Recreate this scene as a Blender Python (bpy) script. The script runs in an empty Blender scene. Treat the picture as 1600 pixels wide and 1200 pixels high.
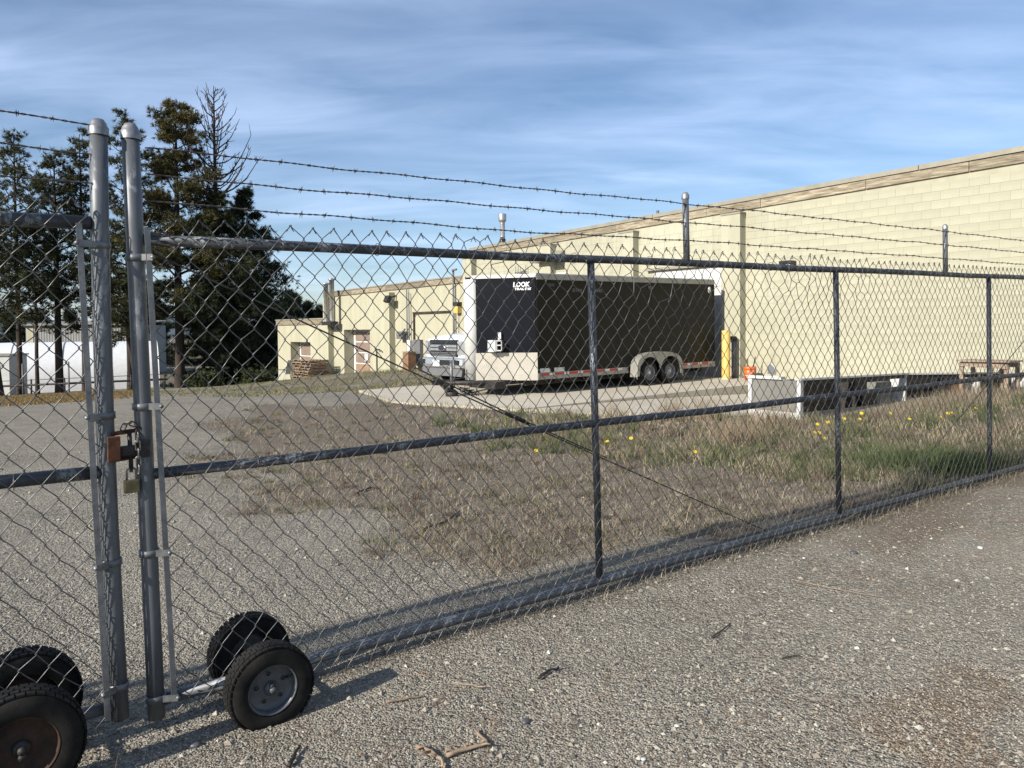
import bpy, bmesh, math, random
import numpy as np
from math import radians, sin, cos, pi, atan2, sqrt
from mathutils import Vector, Matrix

random.seed(7)
RNG = np.random.default_rng(11)
scn = bpy.context.scene
COL = scn.collection

# ------------------------------------------------------------------ camera
EYE = 1.57
ROLL = 0.008
PITCH = radians(1.5)
FPX = 1200.0
PPX, PPY = 800.0, 545.5
cF = np.array([0, cos(PITCH), -sin(PITCH)])
cU0 = np.array([0, sin(PITCH), cos(PITCH)])
cX = np.array([1.0, 0, 0])
cR = cos(ROLL) * cX - sin(ROLL) * cU0
cU = cos(ROLL) * cU0 + sin(ROLL) * cX
CAM = np.array([0, 0, EYE])
cam_data = bpy.data.cameras.new('camera')
cam_data.sensor_width = 36.0
cam_data.lens = FPX / 1600.0 * 36.0
cam_data.shift_y = -(600.0 - PPY) / 1600.0
cam_data.clip_start = 0.05
cam_data.clip_end = 4000.0
cam = bpy.data.objects.new('camera', cam_data)
COL.objects.link(cam)
cam.matrix_world = Matrix(((cR[0], cU[0], -cF[0], 0), (cR[1], cU[1], -cF[1], 0), (cR[2], cU[2], -cF[2], EYE), (0, 0, 0, 1)))
scn.camera = cam

# ------------------------------------------------------------------ light
SUN_AZ = radians(43.0)      # compass of the light's travel, from +X
SUN_EL = radians(28.0)
SKY_STRENGTH = 0.074
SUN_STRENGTH = 4.6
EXPOSURE = 0.70
world = bpy.data.worlds.new('World')
scn.world = world
world.use_nodes = True
scn.view_settings.view_transform = 'Standard'
scn.view_settings.look = 'None'
scn.view_settings.gamma = 1.0
scn.view_settings.use_curve_mapping = False
scn.view_settings.exposure = EXPOSURE


def build_world():
    nt = world.node_tree
    nt.nodes.clear()
    N = nt.nodes.new
    L = nt.links.new
    out = N('ShaderNodeOutputWorld')
    bg = N('ShaderNodeBackground')
    bg.inputs['Strength'].default_value = SKY_STRENGTH
    sky = N('ShaderNodeTexSky')
    sky.sky_type = 'NISHITA'
    sky.sun_disc = False
    sky.sun_elevation = SUN_EL
    # direction to the sun is (-cos az, -sin az); Blender measures rotation from +Y clockwise
    sky.sun_rotation = atan2(-cos(SUN_AZ), -sin(SUN_AZ))
    sky.altitude = 400
    sky.air_density = 1.0
    sky.dust_density = 0.6
    sky.ozone_density = 3.2
    tc = N('ShaderNodeTexCoord')
    sep = N('ShaderNodeSeparateXYZ')
    L(tc.outputs['Generated'], sep.inputs[0])
    def m(op, a, b=None):
        n = N('ShaderNodeMath'); n.operation = op
        for i, q in enumerate((a, b)):
            if q is None: continue
            if isinstance(q, (int, float)): n.inputs[i].default_value = q
            else: L(q, n.inputs[i])
        return n.outputs[0]
    zc = m('MAXIMUM', sep.outputs[2], 0.0)
    den = m('ADD', zc, 0.16)
    px = m('DIVIDE', sep.outputs[0], den)
    py = m('DIVIDE', sep.outputs[1], den)
    comb = N('ShaderNodeCombineXYZ')
    L(px, comb.inputs[0]); L(py, comb.inputs[1])
    mp = N('ShaderNodeMapping')
    L(comb.outputs[0], mp.inputs[0])
    mp.inputs['Rotation'].default_value = (0, 0, radians(6))
    mp.inputs['Scale'].default_value = (0.42, 1.25, 1)
    n1 = N('ShaderNodeTexNoise'); n1.inputs['Scale'].default_value = 1.1; n1.inputs['Detail'].default_value = 3; n1.inputs['Roughness'].default_value = 0.5
    n1.inputs['Distortion'].default_value = 0.5
    L(mp.outputs[0], n1.inputs['Vector'])
    mp2 = N('ShaderNodeMapping')
    L(comb.outputs[0], mp2.inputs[0])
    mp2.inputs['Rotation'].default_value = (0, 0, radians(-10))
    mp2.inputs['Scale'].default_value = (0.85, 2.3, 1)
    n2 = N('ShaderNodeTexNoise'); n2.inputs['Scale'].default_value = 1.6; n2.inputs['Detail'].default_value = 8; n2.inputs['Roughness'].default_value = 0.56
    n2.inputs['Distortion'].default_value = 0.45
    L(mp2.outputs[0], n2.inputs['Vector'])
    r1 = N('ShaderNodeMapRange'); r1.inputs[1].default_value = 0.40; r1.inputs[2].default_value = 0.72
    L(n1.outputs[0], r1.inputs[0])
    r2 = N('ShaderNodeMapRange'); r2.inputs[1].default_value = 0.30; r2.inputs[2].default_value = 0.80
    L(n2.outputs[0], r2.inputs[0])
    f = m('MULTIPLY', r1.outputs[0], r2.outputs[0])
    f = m('ADD', m('ADD', m('MULTIPLY', f, 0.36), m('MULTIPLY', r2.outputs[0], 0.15)), 0.07)
    f = m('MINIMUM', f, 0.75)
    mix = N('ShaderNodeMix'); mix.data_type = 'RGBA'
    L(f, mix.inputs['Factor'])
    hs = N('ShaderNodeHueSaturation'); hs.inputs['Saturation'].default_value = 1.08; hs.inputs['Hue'].default_value = 0.500
    L(sky.outputs[0], hs.inputs['Color'])
    L(hs.outputs[0], mix.inputs['A'])
    mix.inputs['B'].default_value = (9.4, 11.3, 15.2, 1)
    L(mix.outputs['Result'], bg.inputs['Color'])
    L(bg.outputs[0], out.inputs[0])


build_world()
sun_data = bpy.data.lights.new('sun', 'SUN')
sun_data.energy = SUN_STRENGTH
sun_data.angle = radians(0.5)
sun_data.color = (1.0, 0.935, 0.83)
sun = bpy.data.objects.new('sun', sun_data)
COL.objects.link(sun)
sd = Vector((cos(SUN_AZ) * cos(SUN_EL), sin(SUN_AZ) * cos(SUN_EL), -sin(SUN_EL)))
sun.rotation_euler = sd.to_track_quat('-Z', 'Y').to_euler()
sun.location = (-20, -15, 30)


# ------------------------------------------------------------------ calibration helpers
def ray(x, y):
    return cF + cR * (x - PPX) / FPX - cU * (y - PPY) / FPX


def on_plane(x, y, P, n):
    d = ray(x, y)
    return CAM + d * (np.dot(np.asarray(P) - CAM, n) / np.dot(d, n))


def on_ground(x, y, z=0.0):
    return on_plane(x, y, (0, 0, z), np.array([0, 0, 1.0]))


TH = radians(38.4)                       # the yard's grid: b runs into the building, a runs along its wall
bV = np.array([cos(TH), sin(TH), 0.0])
aV = np.array([sin(TH), -cos(TH), 0.0])
PHI = atan2(aV[1], aV[0])
WALL = 18.36


def ab(a, b, z=0.0):
    p = aV * a + bV * b
    return (p[0], p[1], z)


FA = on_ground(243, 1118)                # the gates' line
FB = on_ground(1546, 752)
fE = (FB - FA) / np.linalg.norm(FB - FA)
fN = np.array([fE[1], -fE[0], 0.0])      # towards the camera
GATE_ROT = atan2(fE[1], fE[0])


# ------------------------------------------------------------------ terrain
def sstep(e0, e1, x):
    t = np.clip((np.asarray(x, float) - e0) / (e1 - e0), 0, 1)
    return t * t * (3 - 2 * t)


def terrain(x, y, fine=True):
    x = np.asarray(x, float); y = np.asarray(y, float)
    a = aV[0] * x + aV[1] * y
    b = bV[0] * x + bV[1] * y
    u = -a
    zl = -0.06 * np.clip(u - 18, 0, 54)
    zw = np.interp(u, [-60, 5, 10, 13, 20, 26, 32.7, 37, 47, 60, 75], [0.3, 0.25, -0.02, -0.06, 0.0, -0.15, -0.42, -0.85, -1.77, -2.6, -3.3])
    s = sstep(9.5, 17, b)
    z = zl * (1 - s) + zw * s
    # the weed bank on the right
    z = z + 0.22 * sstep(9.5, 14, b) * (1 - sstep(3.6, 5.6, u))
    # worn dip under the gate wheels
    ds = (x - FA[0]) * fE[0] + (y - FA[1]) * fE[1]
    dt = (x - FA[0]) * fN[0] + (y - FA[1]) * fN[1]
    z = z - 0.055 * np.exp(-((ds + 0.05) / 0.95) ** 2 - (dt / 0.75) ** 2)
    if fine:
        z = z + 0.012 * np.sin(x * 2.1 + 1.3 * np.sin(y * 1.7)) * np.cos(y * 1.9 + 0.7) * sstep(0.2, 1.0, np.hypot(ds, dt) + 0.2)
    return z


def tz(x, y):
    return float(terrain(x, y))


# ------------------------------------------------------------------ object helpers
def tag(o, label=None, cat=None, group=None, kind=None):
    if label: o['label'] = label
    if cat: o['category'] = cat
    if group: o['group'] = group
    if kind: o['kind'] = kind
    return o


def empty(name, loc=(0, 0, 0), rz=0.0, **k):
    o = bpy.data.objects.new(name, None)
    o.empty_display_size = 0.2
    COL.objects.link(o)
    o.location = loc
    o.rotation_euler = (0, 0, rz)
    return tag(o, **k)


def link(name, me, mat=None, parent=None):
    o = bpy.data.objects.new(name, me)
    if mat is not None and not me.materials:
        me.materials.append(mat)
    COL.objects.link(o)
    if parent is not None:
        o.parent = parent
    return o


def copy_tree(o, parent=None):
    c = o.copy()
    COL.objects.link(c)
    if parent is not None:
        c.parent = parent
    for ch in list(o.children):
        copy_tree(ch, c)
    return c


def np_mesh(name, V, faces, smooth=False, colors=None):
    """faces: list of ndarrays (M,k)"""
    me = bpy.data.meshes.new(name)
    V = np.asarray(V, np.float32)
    me.vertices.add(len(V))
    me.vertices.foreach_set('co', V.ravel())
    faces = [np.asarray(f, np.int32) for f in faces if len(f)]
    loops = np.concatenate([f.ravel() for f in faces])
    sizes = np.concatenate([np.full(len(f), f.shape[1], np.int32) for f in faces])
    starts = np.concatenate([[0], np.cumsum(sizes)[:-1]]).astype(np.int32)
    me.loops.add(len(loops))
    me.loops.foreach_set('vertex_index', loops)
    me.polygons.add(len(sizes))
    me.polygons.foreach_set('loop_start', starts)
    me.polygons.foreach_set('use_smooth', np.full(len(sizes), bool(smooth)))
    me.update(calc_edges=True)
    if colors is not None:
        ca = me.color_attributes.new('col', 'FLOAT_COLOR', 'POINT')
        c = np.ones((len(V), 4), np.float32)
        colors = np.asarray(colors)
        c[:, :colors.shape[1]] = colors
        ca.data.foreach_set('color', c.ravel())
    return me


class MB:
    """collects shapes and links them as one mesh object"""
    def __init__(self):
        self.v = []; self.f = []; self.sm = []

    def add(self, verts, faces, smooth=False):
        o = len(self.v)
        self.v.extend([tuple(map(float, p)) for p in verts])
        for q in faces:
            self.f.append(tuple(i + o for i in q)); self.sm.append(smooth)
        return self

    def box(self, c, s, rot=None, bev=0.0):
        """c centre, s full sizes; bev chamfer"""
        hx, hy, hz = [q / 2 for q in s]
        if bev <= 0:
            vs = [(x, y, z) for x in (-hx, hx) for y in (-hy, hy) for z in (-hz, hz)]
            fs = [(0, 1, 3, 2), (4, 6, 7, 5), (0, 4, 5, 1), (2, 3, 7, 6), (0, 2, 6, 4), (1, 5, 7, 3)]
        else:
            bm = bmesh.new()
            bmesh.ops.create_cube(bm, size=1.0)
            for q in bm.verts: q.co = Vector((q.co.x * s[0], q.co.y * s[1], q.co.z * s[2]))
            bmesh.ops.bevel(bm, geom=list(bm.edges), offset=bev, segments=2, affect='EDGES', profile=0.6)
            vs = [tuple(q.co) for q in bm.verts]
            bm.verts.index_update()
            fs = [tuple(q.index for q in f.verts) for f in bm.faces]
            bm.free()
        M = Matrix.Translation(Vector(c)) @ (rot.to_4x4() if rot is not None else Matrix.Identity(4))
        return self.add([tuple(M @ Vector(p)) for p in vs], fs)

    def span(self, lo, hi, bev=0.0):
        return self.box([(p + q) / 2 for p, q in zip(lo, hi)], [abs(q - p) for p, q in zip(lo, hi)], None, bev)

    def tube(self, pts, r, n=8, cap=True, ref=None):
        pts = np.asarray(pts, float)
        V, F = tube_np(pts, r, n, ref)
        fs = [tuple(q) for q in F]
        if cap:
            k = len(pts)
            fs.append(tuple(range(n - 1, -1, -1)))
            fs.append(tuple(range((k - 1) * n, k * n)))
        return self.add(V, fs, True)

    def lathe(self, prof, n=24, M=None, closed=False):
        """prof [(r,z)] about Z, transformed by M"""
        vs = []; fs = []
        k = len(prof)
        for i in range(n):
            t = 2 * pi * i / n
            for r, z in prof:
                p = Vector((r * cos(t), r * sin(t), z))
                vs.append(tuple(M @ p) if M is not None else tuple(p))
        for i in range(n):
            j = (i + 1) % n
            for q in range(k - 1 if not closed else k):
                q2 = (q + 1) % k
                fs.append((i * k + q, j * k + q, j * k + q2, i * k + q2))
        return self.add(vs, fs, True)

    def prism(self, poly, d0, d1, axes):
        """poly of 2-D points; axes=(ex,ey,ez) 3-vectors, extruded along ez from d0 to d1"""
        ex, ey, ez = [np.asarray(q, float) for q in axes]
        n = len(poly)
        vs = [ex * p[0] + ey * p[1] + ez * d for d in (d0, d1) for p in poly]
        fs = [tuple(range(n - 1, -1, -1)), tuple(range(n, 2 * n))]
        for i in range(n):
            j = (i + 1) % n
            fs.append((i, j, n + j, n + i))
        return self.add(vs, fs)

    def mesh(self, name):
        me = bpy.data.meshes.new(name)
        me.from_pydata(self.v, [], self.f)
        if any(self.sm):
            me.polygons.foreach_set('use_smooth', self.sm)
        bm = bmesh.new(); bm.from_mesh(me)
        bmesh.ops.recalc_face_normals(bm, faces=bm.faces)
        bm.to_mesh(me); bm.free()
        me.update()
        return me

    def build(self, name, mat, parent=None, loc=None):
        o = link(name, self.mesh(name), mat, parent)
        if loc is not None: o.location = loc
        return o


def tube_np(P, r, n=6, ref=None):
    P = np.asarray(P, float)
    k = len(P)
    T = np.empty_like(P)
    T[1:-1] = P[2:] - P[:-2]
    T[0] = P[1] - P[0]; T[-1] = P[-1] - P[-2]
    T /= np.maximum(np.linalg.norm(T, axis=1, keepdims=True), 1e-9)
    if ref is None:
        ref = np.array([0.13, 0.31, 0.94])
        if abs(np.mean(T @ ref)) > 0.8: ref = np.array([0.91, 0.37, 0.13])
    A = np.cross(T, ref); A /= np.maximum(np.linalg.norm(A, axis=1, keepdims=True), 1e-9)
    B = np.cross(T, A)
    rr = np.broadcast_to(np.asarray(r, float), (k,))
    t = np.arange(n) * 2 * pi / n
    V = P[:, None, :] + rr[:, None, None] * (np.cos(t)[None, :, None] * A[:, None, :] + np.sin(t)[None, :, None] * B[:, None, :])
    i = np.arange(k - 1)[:, None] * n; j = np.arange(n)[None, :]; j2 = (j + 1) % n
    F = np.stack([i + j, i + j2, i + n + j2, i + n + j], -1).reshape(-1, 4)
    return V.reshape(-1, 3), F


class NB:
    """numpy mesh collector"""
    def __init__(self): self.V = []; self.F = {}; self.C = []; self.n = 0
    def add(self, V, F, C=None):
        V = np.asarray(V, float); F = np.asarray(F)
        self.V.append(V); self.F.setdefault(F.shape[1], []).append(F + self.n)
        if C is not None: self.C.append(np.broadcast_to(C, V.shape))
        self.n += len(V)
    def mesh(self, name, smooth=False):
        return np_mesh(name, np.concatenate(self.V), [np.concatenate(q) for q in self.F.values()], smooth, np.concatenate(self.C) if self.C else None)


# ------------------------------------------------------------------ materials
def new_mat(name):
    m = bpy.data.materials.new(name)
    m.use_nodes = True
    nt = m.node_tree
    b = nt.nodes['Principled BSDF']
    return m, nt, b


def noise(nt, scale, detail=4, rough=0.55, vec=None, dist=0.0):
    n = nt.nodes.new('ShaderNodeTexNoise')
    n.inputs['Scale'].default_value = scale
    n.inputs['Detail'].default_value = detail
    n.inputs['Roughness'].default_value = rough
    n.inputs['Distortion'].default_value = dist
    if vec is not None: nt.links.new(vec, n.inputs['Vector'])
    return n.outputs[0]


def ramp(nt, fac, stops):
    n = nt.nodes.new('ShaderNodeValToRGB')
    e = n.color_ramp.elements
    while len(e) > len(stops): e.remove(e[-1])
    while len(e) < len(stops): e.new(0.5)
    for i, (p, c) in enumerate(stops):
        e[i].position = p
        e[i].color = (c[0], c[1], c[2], 1) if not isinstance(c, (int, float)) else (c, c, c, 1)
    nt.links.new(fac, n.inputs[0])
    return n.outputs[0]


def mixc(nt, fac, a, b, mode='MIX'):
    n = nt.nodes.new('ShaderNodeMix'); n.data_type = 'RGBA'; n.blend_type = mode
    for key, q in (('Factor', fac), ('A', a), ('B', b)):
        if isinstance(q, (int, float)): n.inputs[key].default_value = q
        elif isinstance(q, (tuple, list)): n.inputs[key].default_value = (q[0], q[1], q[2], 1)
        else: nt.links.new(q, n.inputs[key])
    return n.outputs['Result']


def mth(nt, op, a, b=0.0):
    n = nt.nodes.new('ShaderNodeMath'); n.operation = op
    for i, q in enumerate((a, b)):
        if isinstance(q, (int, float)): n.inputs[i].default_value = q
        else: nt.links.new(q, n.inputs[i])
    return n.outputs[0]


def coords(nt, kind='Object', scale=None, rot=None):
    tc = nt.nodes.new('ShaderNodeTexCoord')
    o = tc.outputs[kind]
    if scale is not None or rot is not None:
        mp = nt.nodes.new('ShaderNodeMapping')
        nt.links.new(o, mp.inputs[0])
        if scale is not None: mp.inputs['Scale'].default_value = scale
        if rot is not None: mp.inputs['Rotation'].default_value = rot
        o = mp.outputs[0]
    return o


def bump(nt, b, h, strength=0.3, dist=0.01):
    n = nt.nodes.new('ShaderNodeBump')
    n.inputs['Strength'].default_value = strength
    n.inputs['Distance'].default_value = dist
    nt.links.new(h, n.inputs['Height'])
    nt.links.new(n.outputs[0], b.inputs['Normal'])


def worn(name, c1, c2, scale=6.0, rough=0.6, metal=0.0, bs=0.0, bd=0.004, lo=0.35, hi=0.65, fine=60.0, detail=5, stretch=None, spec=0.5, rv=0.0, fine_amt=0.25):
    """two-tone noisy material with fine grain"""
    m, nt, b = new_mat(name)
    vec = coords(nt, 'Object', stretch)
    n1 = noise(nt, scale, detail, 0.6, vec)
    c = ramp(nt, n1, [(lo, c1), (hi, c2)])
    n2 = noise(nt, fine, 3, 0.6, vec)
    g = ramp(nt, n2, [(0.3, 1.0 - fine_amt), (0.7, 1.0 + 0.0)])
    c = mixc(nt, 1.0, c, g, 'MULTIPLY')
    nt.links.new(c, b.inputs['Base Color'])
    b.inputs['Roughness'].default_value = rough
    b.inputs['Metallic'].default_value = metal
    b.inputs['Specular IOR Level'].default_value = spec
    if rv:
        r = nt.nodes.new('ShaderNodeMapRange')
        nt.links.new(n1, r.inputs[0]); r.inputs[1].default_value = 0.3; r.inputs[2].default_value = 0.7
        r.inputs[3].default_value = rough - rv; r.inputs[4].default_value = rough + rv
        nt.links.new(r.outputs[0], b.inputs['Roughness'])
    if bs: bump(nt, b, n2, bs, bd)
    return m


def plain(name, c, rough=0.5, metal=0.0, spec=0.5, coat=0.0):
    return worn(name, [q * 0.9 for q in c], c, 4.0, rough, metal, 0, fine=90, fine_amt=0.12, spec=spec)


def attr_mat(name, rough=0.9, trans=0.0, spec=0.2):
    m, nt, b = new_mat(name)
    a = nt.nodes.new('ShaderNodeAttribute'); a.attribute_name = 'col'
    nt.links.new(a.outputs['Color'], b.inputs['Base Color'])
    b.inputs['Roughness'].default_value = rough
    b.inputs['Specular IOR Level'].default_value = spec
    if trans:
        tr = nt.nodes.new('ShaderNodeBsdfTranslucent')
        nt.links.new(a.outputs['Color'], tr.inputs['Color'])
        mx = nt.nodes.new('ShaderNodeMixShader'); mx.inputs[0].default_value = trans
        nt.links.new(b.outputs[0], mx.inputs[1]); nt.links.new(tr.outputs[0], mx.inputs[2])
        nt.links.new(mx.outputs[0], nt.nodes['Material Output'].inputs[0])
    return m


M = {}


def galv(name, dark, light, scale=7.0, thr=0.56):
    m, nt, b = new_mat(name)
    vec = coords(nt, 'Object', (1, 1, 0.35))
    n1 = noise(nt, scale, 6, 0.65, vec, 0.6)
    n2 = noise(nt, scale * 5, 4, 0.6, vec, 0.4)
    base = ramp(nt, n2, [(0.3, dark), (0.75, [q * 1.35 for q in dark])])
    k = ramp(nt, n1, [(thr, 0.0), (thr + 0.05, 1.0)])
    n3 = noise(nt, scale * 9, 3, 0.6, coords(nt, 'Object', (1, 1, 0.5)))
    k = mth(nt, 'MULTIPLY', k, ramp(nt, n3, [(0.42, 0.0), (0.52, 1.0)]))
    c = mixc(nt, k, base, light)
    nt.links.new(c, b.inputs['Base Color'])
    b.inputs['Metallic'].default_value = 0.35
    b.inputs['Roughness'].default_value = 0.5
    bump(nt, b, n2, 0.15, 0.002)
    return m


M['gate_dark'] = galv('weathered_dark_galvanised', (0.046, 0.050, 0.057), (0.22, 0.235, 0.24), 10.0, 0.54)
M['gate_light'] = galv('galvanised_post', (0.098, 0.105, 0.113), (0.235, 0.245, 0.25), 6.0, 0.55)
M['zinc'] = worn('zinc_fitting', (0.14, 0.145, 0.15), (0.24, 0.245, 0.25), 14, 0.5, 0.5, 0.1)
M['cap'] = worn('cast_cap', (0.24, 0.245, 0.25), (0.38, 0.38, 0.375), 14, 0.45, 0.6)
M['wire'] = worn('galvanised_wire', (0.085, 0.085, 0.085), (0.17, 0.17, 0.165), 20, 0.42, 0.65)
M['barb'] = worn('dark_barbed_wire', (0.045, 0.042, 0.045), (0.12, 0.10, 0.09), 16, 0.7, 0.3)
M['rust'] = worn('rusted_steel', (0.035, 0.014, 0.008), (0.13, 0.05, 0.022), 22, 0.9, 0.1, 0.4, 0.002)
M['dark_steel'] = worn('dark_oily_steel', (0.018, 0.017, 0.018), (0.06, 0.05, 0.045), 30, 0.6, 0.4, 0.2, 0.002)
M['chain'] = worn('steel_chain', (0.16, 0.15, 0.14), (0.36, 0.35, 0.33), 50, 0.4, 0.8)
M['brass'] = worn('tarnished_brass', (0.10, 0.088, 0.045), (0.17, 0.15, 0.075), 40, 0.45, 0.5)
M['rubber'] = worn('dusty_rubber', (0.0042, 0.0042, 0.0043), (0.020, 0.0185, 0.0165), 11, 0.9, 0, 0.3, 0.002, fine=120, spec=0.22)
M['rim_grey'] = worn('painted_grey_rim', (0.085, 0.088, 0.095), (0.12, 0.123, 0.13), 10, 0.45, 0.2)
M['rim_rust'] = worn('rusty_brown_rim', (0.018, 0.011, 0.008), (0.070, 0.036, 0.02), 14, 0.85, 0.1, 0.4, 0.002)
M['wall'] = None
M['white'] = worn('white_paint', (0.52, 0.52, 0.495), (0.61, 0.61, 0.59), 2.0, 0.5)
M['white_gloss'] = plain('white_vehicle_paint', (0.78, 0.79, 0.80), 0.22)
M['flash'] = worn('tan_metal_flashing', (0.25, 0.23, 0.18), (0.31, 0.29, 0.23), 3.0, 0.6, 0.1)
M['black_skin'] = worn('dark_trailer_skin', (0.0065, 0.0062, 0.0048), (0.0095, 0.009, 0.007), 2.0, 0.32, 0, 0, spec=0.16)
M['nose_skin'] = worn('black_nose_skin', (0.0038, 0.0045, 0.008), (0.0058, 0.0068, 0.011), 1.5, 0.4, 0, 0, spec=0.14)
M['alu'] = worn('brushed_aluminium', (0.55, 0.55, 0.54), (0.68, 0.68, 0.66), 5, 0.42, 0.55)
M['trim_grey'] = worn('greyed_aluminium_trim', (0.24, 0.23, 0.20), (0.31, 0.30, 0.265), 5, 0.5, 0.1)
M['tape_red'] = plain('red_reflective_tape', (0.42, 0.025, 0.02), 0.4)
M['tape_white'] = plain('white_reflective_tape', (0.62, 0.60, 0.55), 0.4)
M['yellow'] = worn('yellow_bollard_paint', (0.62, 0.42, 0.10), (0.72, 0.52, 0.17), 5, 0.5)
M['orange'] = plain('orange_plastic', (0.72, 0.13, 0.02), 0.4)
M['chrome'] = worn('chrome', (0.52, 0.54, 0.56), (0.62, 0.63, 0.65), 8, 0.2, 0.7)
M['grille_dark'] = plain('black_plastic', (0.018, 0.018, 0.019), 0.4)
M['grey_plastic'] = plain('grey_plastic', (0.14, 0.14, 0.145), 0.55)
M['glass_dark'] = plain('dark_glass', (0.02, 0.025, 0.03), 0.06)
M['lens'] = plain('headlight_lens', (0.55, 0.57, 0.58), 0.08, 0.6)
M['paper'] = plain('white_sheet', (0.80, 0.80, 0.80), 0.5)
M['box_grey'] = plain('light_grey_box', (0.52, 0.54, 0.52), 0.5)
M['door_brown'] = worn('brown_door_panel', (0.21, 0.155, 0.12), (0.26, 0.195, 0.155), 2.5, 0.6)
M['osb'] = worn('weathered_board_panel', (0.22, 0.14, 0.085), (0.33, 0.22, 0.14), 9, 0.8)
M['pallet'] = worn('weathered_pallet_wood', (0.20, 0.135, 0.085), (0.38, 0.28, 0.19), 5, 0.85, 0, 0.2)
M['wood'] = worn('weathered_grey_wood', (0.22, 0.16, 0.11), (0.36, 0.28, 0.21), 6, 0.85, 0, 0.2, stretch=(1, 6, 6))
M['brown_box'] = worn('brown_wooden_box', (0.16, 0.085, 0.048), (0.28, 0.16, 0.09), 5, 0.8)
M['stack'] = worn('galvanised_flue', (0.42, 0.42, 0.41), (0.56, 0.56, 0.54), 6, 0.4, 0.7)
M['bark'] = worn('pine_bark', (0.022, 0.015, 0.011), (0.065, 0.045, 0.032), 3.5, 0.95, 0, 0.6, 0.03, fine=9, stretch=(1, 1, 0.3))
M['dead_wood'] = worn('dead_grey_limbs', (0.05, 0.04, 0.033), (0.10, 0.085, 0.07), 4, 0.95)
M['needles'] = attr_mat('pine_needles', 0.7, 0.15)
M['blades'] = attr_mat('grass_blades', 0.85, 0.25)
M['pebble'] = attr_mat('gravel_stones', 0.9)
M['tarp'] = None


def cladding(name, c1, c2):
    m, nt, b = new_mat(name)
    vec = coords(nt, 'Object')
    w = nt.nodes.new('ShaderNodeTexWave'); w.inputs['Scale'].default_value = 1.1; w.bands_direction = 'X'
    nt.links.new(vec, w.inputs['Vector'])
    n = noise(nt, 0.6, 4, 0.6, vec)
    c = ramp(nt, n, [(0.3, c1), (0.7, c2)])
    nt.links.new(c, b.inputs['Base Color'])
    b.inputs['Roughness'].default_value = 0.55
    bump(nt, b, w.outputs[0], 0.6, 0.05)
    return m


def masonry():
    m, nt, b = new_mat('cream_painted_block')
    vec = coords(nt, 'Object')
    n1 = noise(nt, 0.35, 5, 0.6, vec)
    c = ramp(nt, n1, [(0.3, (0.360, 0.345, 0.252)), (0.7, (0.404, 0.389, 0.291))])
    n4 = noise(nt, 1.0, 4, 0.65, coords(nt, 'Object', (3.0, 3.0, 0.25)))
    st = ramp(nt, n4, [(0.34, 0.86), (0.60, 1.0)])
    n5 = noise(nt, 0.8, 3, 0.5, coords(nt, 'Object', (0.35, 1, 1.2)))
    st = mixc(nt, 1.0, st, ramp(nt, n5, [(0.47, 0.955), (0.50, 1.0)]), 'MULTIPLY')
    c = mixc(nt, 1.0, c, st, 'MULTIPLY')
    oi = nt.nodes.new('ShaderNodeObjectInfo')
    rr = nt.nodes.new('ShaderNodeMapRange'); nt.links.new(oi.outputs['Random'], rr.inputs[0])
    rr.inputs[3].default_value = 0.955; rr.inputs[4].default_value = 1.02
    c = mixc(nt, 1.0, c, rr.outputs[0], 'MULTIPLY')
    nt.links.new(c, b.inputs['Base Color'])
    b.inputs['Roughness'].default_value = 0.75
    n2 = noise(nt, 26, 5, 0.7, vec)
    bump(nt, b, n2, 0.25, 0.004)
    return m


M['wall'] = masonry()
M['wall_side'] = M['wall']


def far_masonry():
    m, nt, b = new_mat('cream_painted_block_far')
    mp = coords(nt, 'Object', None, (radians(90), 0, 0))
    br = nt.nodes.new('ShaderNodeTexBrick')
    br.inputs['Scale'].default_value = 1.0
    br.inputs['Brick Width'].default_value = 0.4; br.inputs['Row Height'].default_value = 0.2
    br.inputs['Mortar Size'].default_value = 0.006
    nt.links.new(mp, br.inputs['Vector'])
    vec = coords(nt, 'Object')
    n1 = noise(nt, 0.35, 5, 0.6, vec)
    c = ramp(nt, n1, [(0.3, (0.362, 0.343, 0.243)), (0.7, (0.405, 0.387, 0.282))])
    n4 = noise(nt, 0.8, 4, 0.65, coords(nt, 'Object', (3.0, 3.0, 0.3)))
    c = mixc(nt, 1.0, c, ramp(nt, n4, [(0.35, 0.88), (0.6, 1.0)]), 'MULTIPLY')
    nt.links.new(c, b.inputs['Base Color'])
    b.inputs['Roughness'].default_value = 0.75
    bump(nt, b, mth(nt, 'SUBTRACT', 1.0, br.outputs['Fac']), 0.4, 0.006)
    return m


M['wall_far'] = far_masonry()


def fascia_mat():
    m, nt, b = new_mat('peeling_wood_fascia')
    vec = coords(nt, 'Object', (0.8, 5, 9))
    n1 = noise(nt, 3.0, 7, 0.7, vec, 0.5)
    c = ramp(nt, n1, [(0.36, (0.115, 0.092, 0.064)), (0.50, (0.225, 0.187, 0.128)), (0.64, (0.36, 0.32, 0.235))])
    oi = nt.nodes.new('ShaderNodeObjectInfo')
    rr = nt.nodes.new('ShaderNodeMapRange'); nt.links.new(oi.outputs['Random'], rr.inputs[0])
    rr.inputs[3].default_value = 0.72; rr.inputs[4].default_value = 1.12
    c = mixc(nt, 1.0, c, rr.outputs[0], 'MULTIPLY')
    nt.links.new(c, b.inputs['Base Color'])
    b.inputs['Roughness'].default_value = 0.85
    bump(nt, b, n1, 0.35, 0.01)
    return m


M['fascia'] = fascia_mat()


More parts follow.
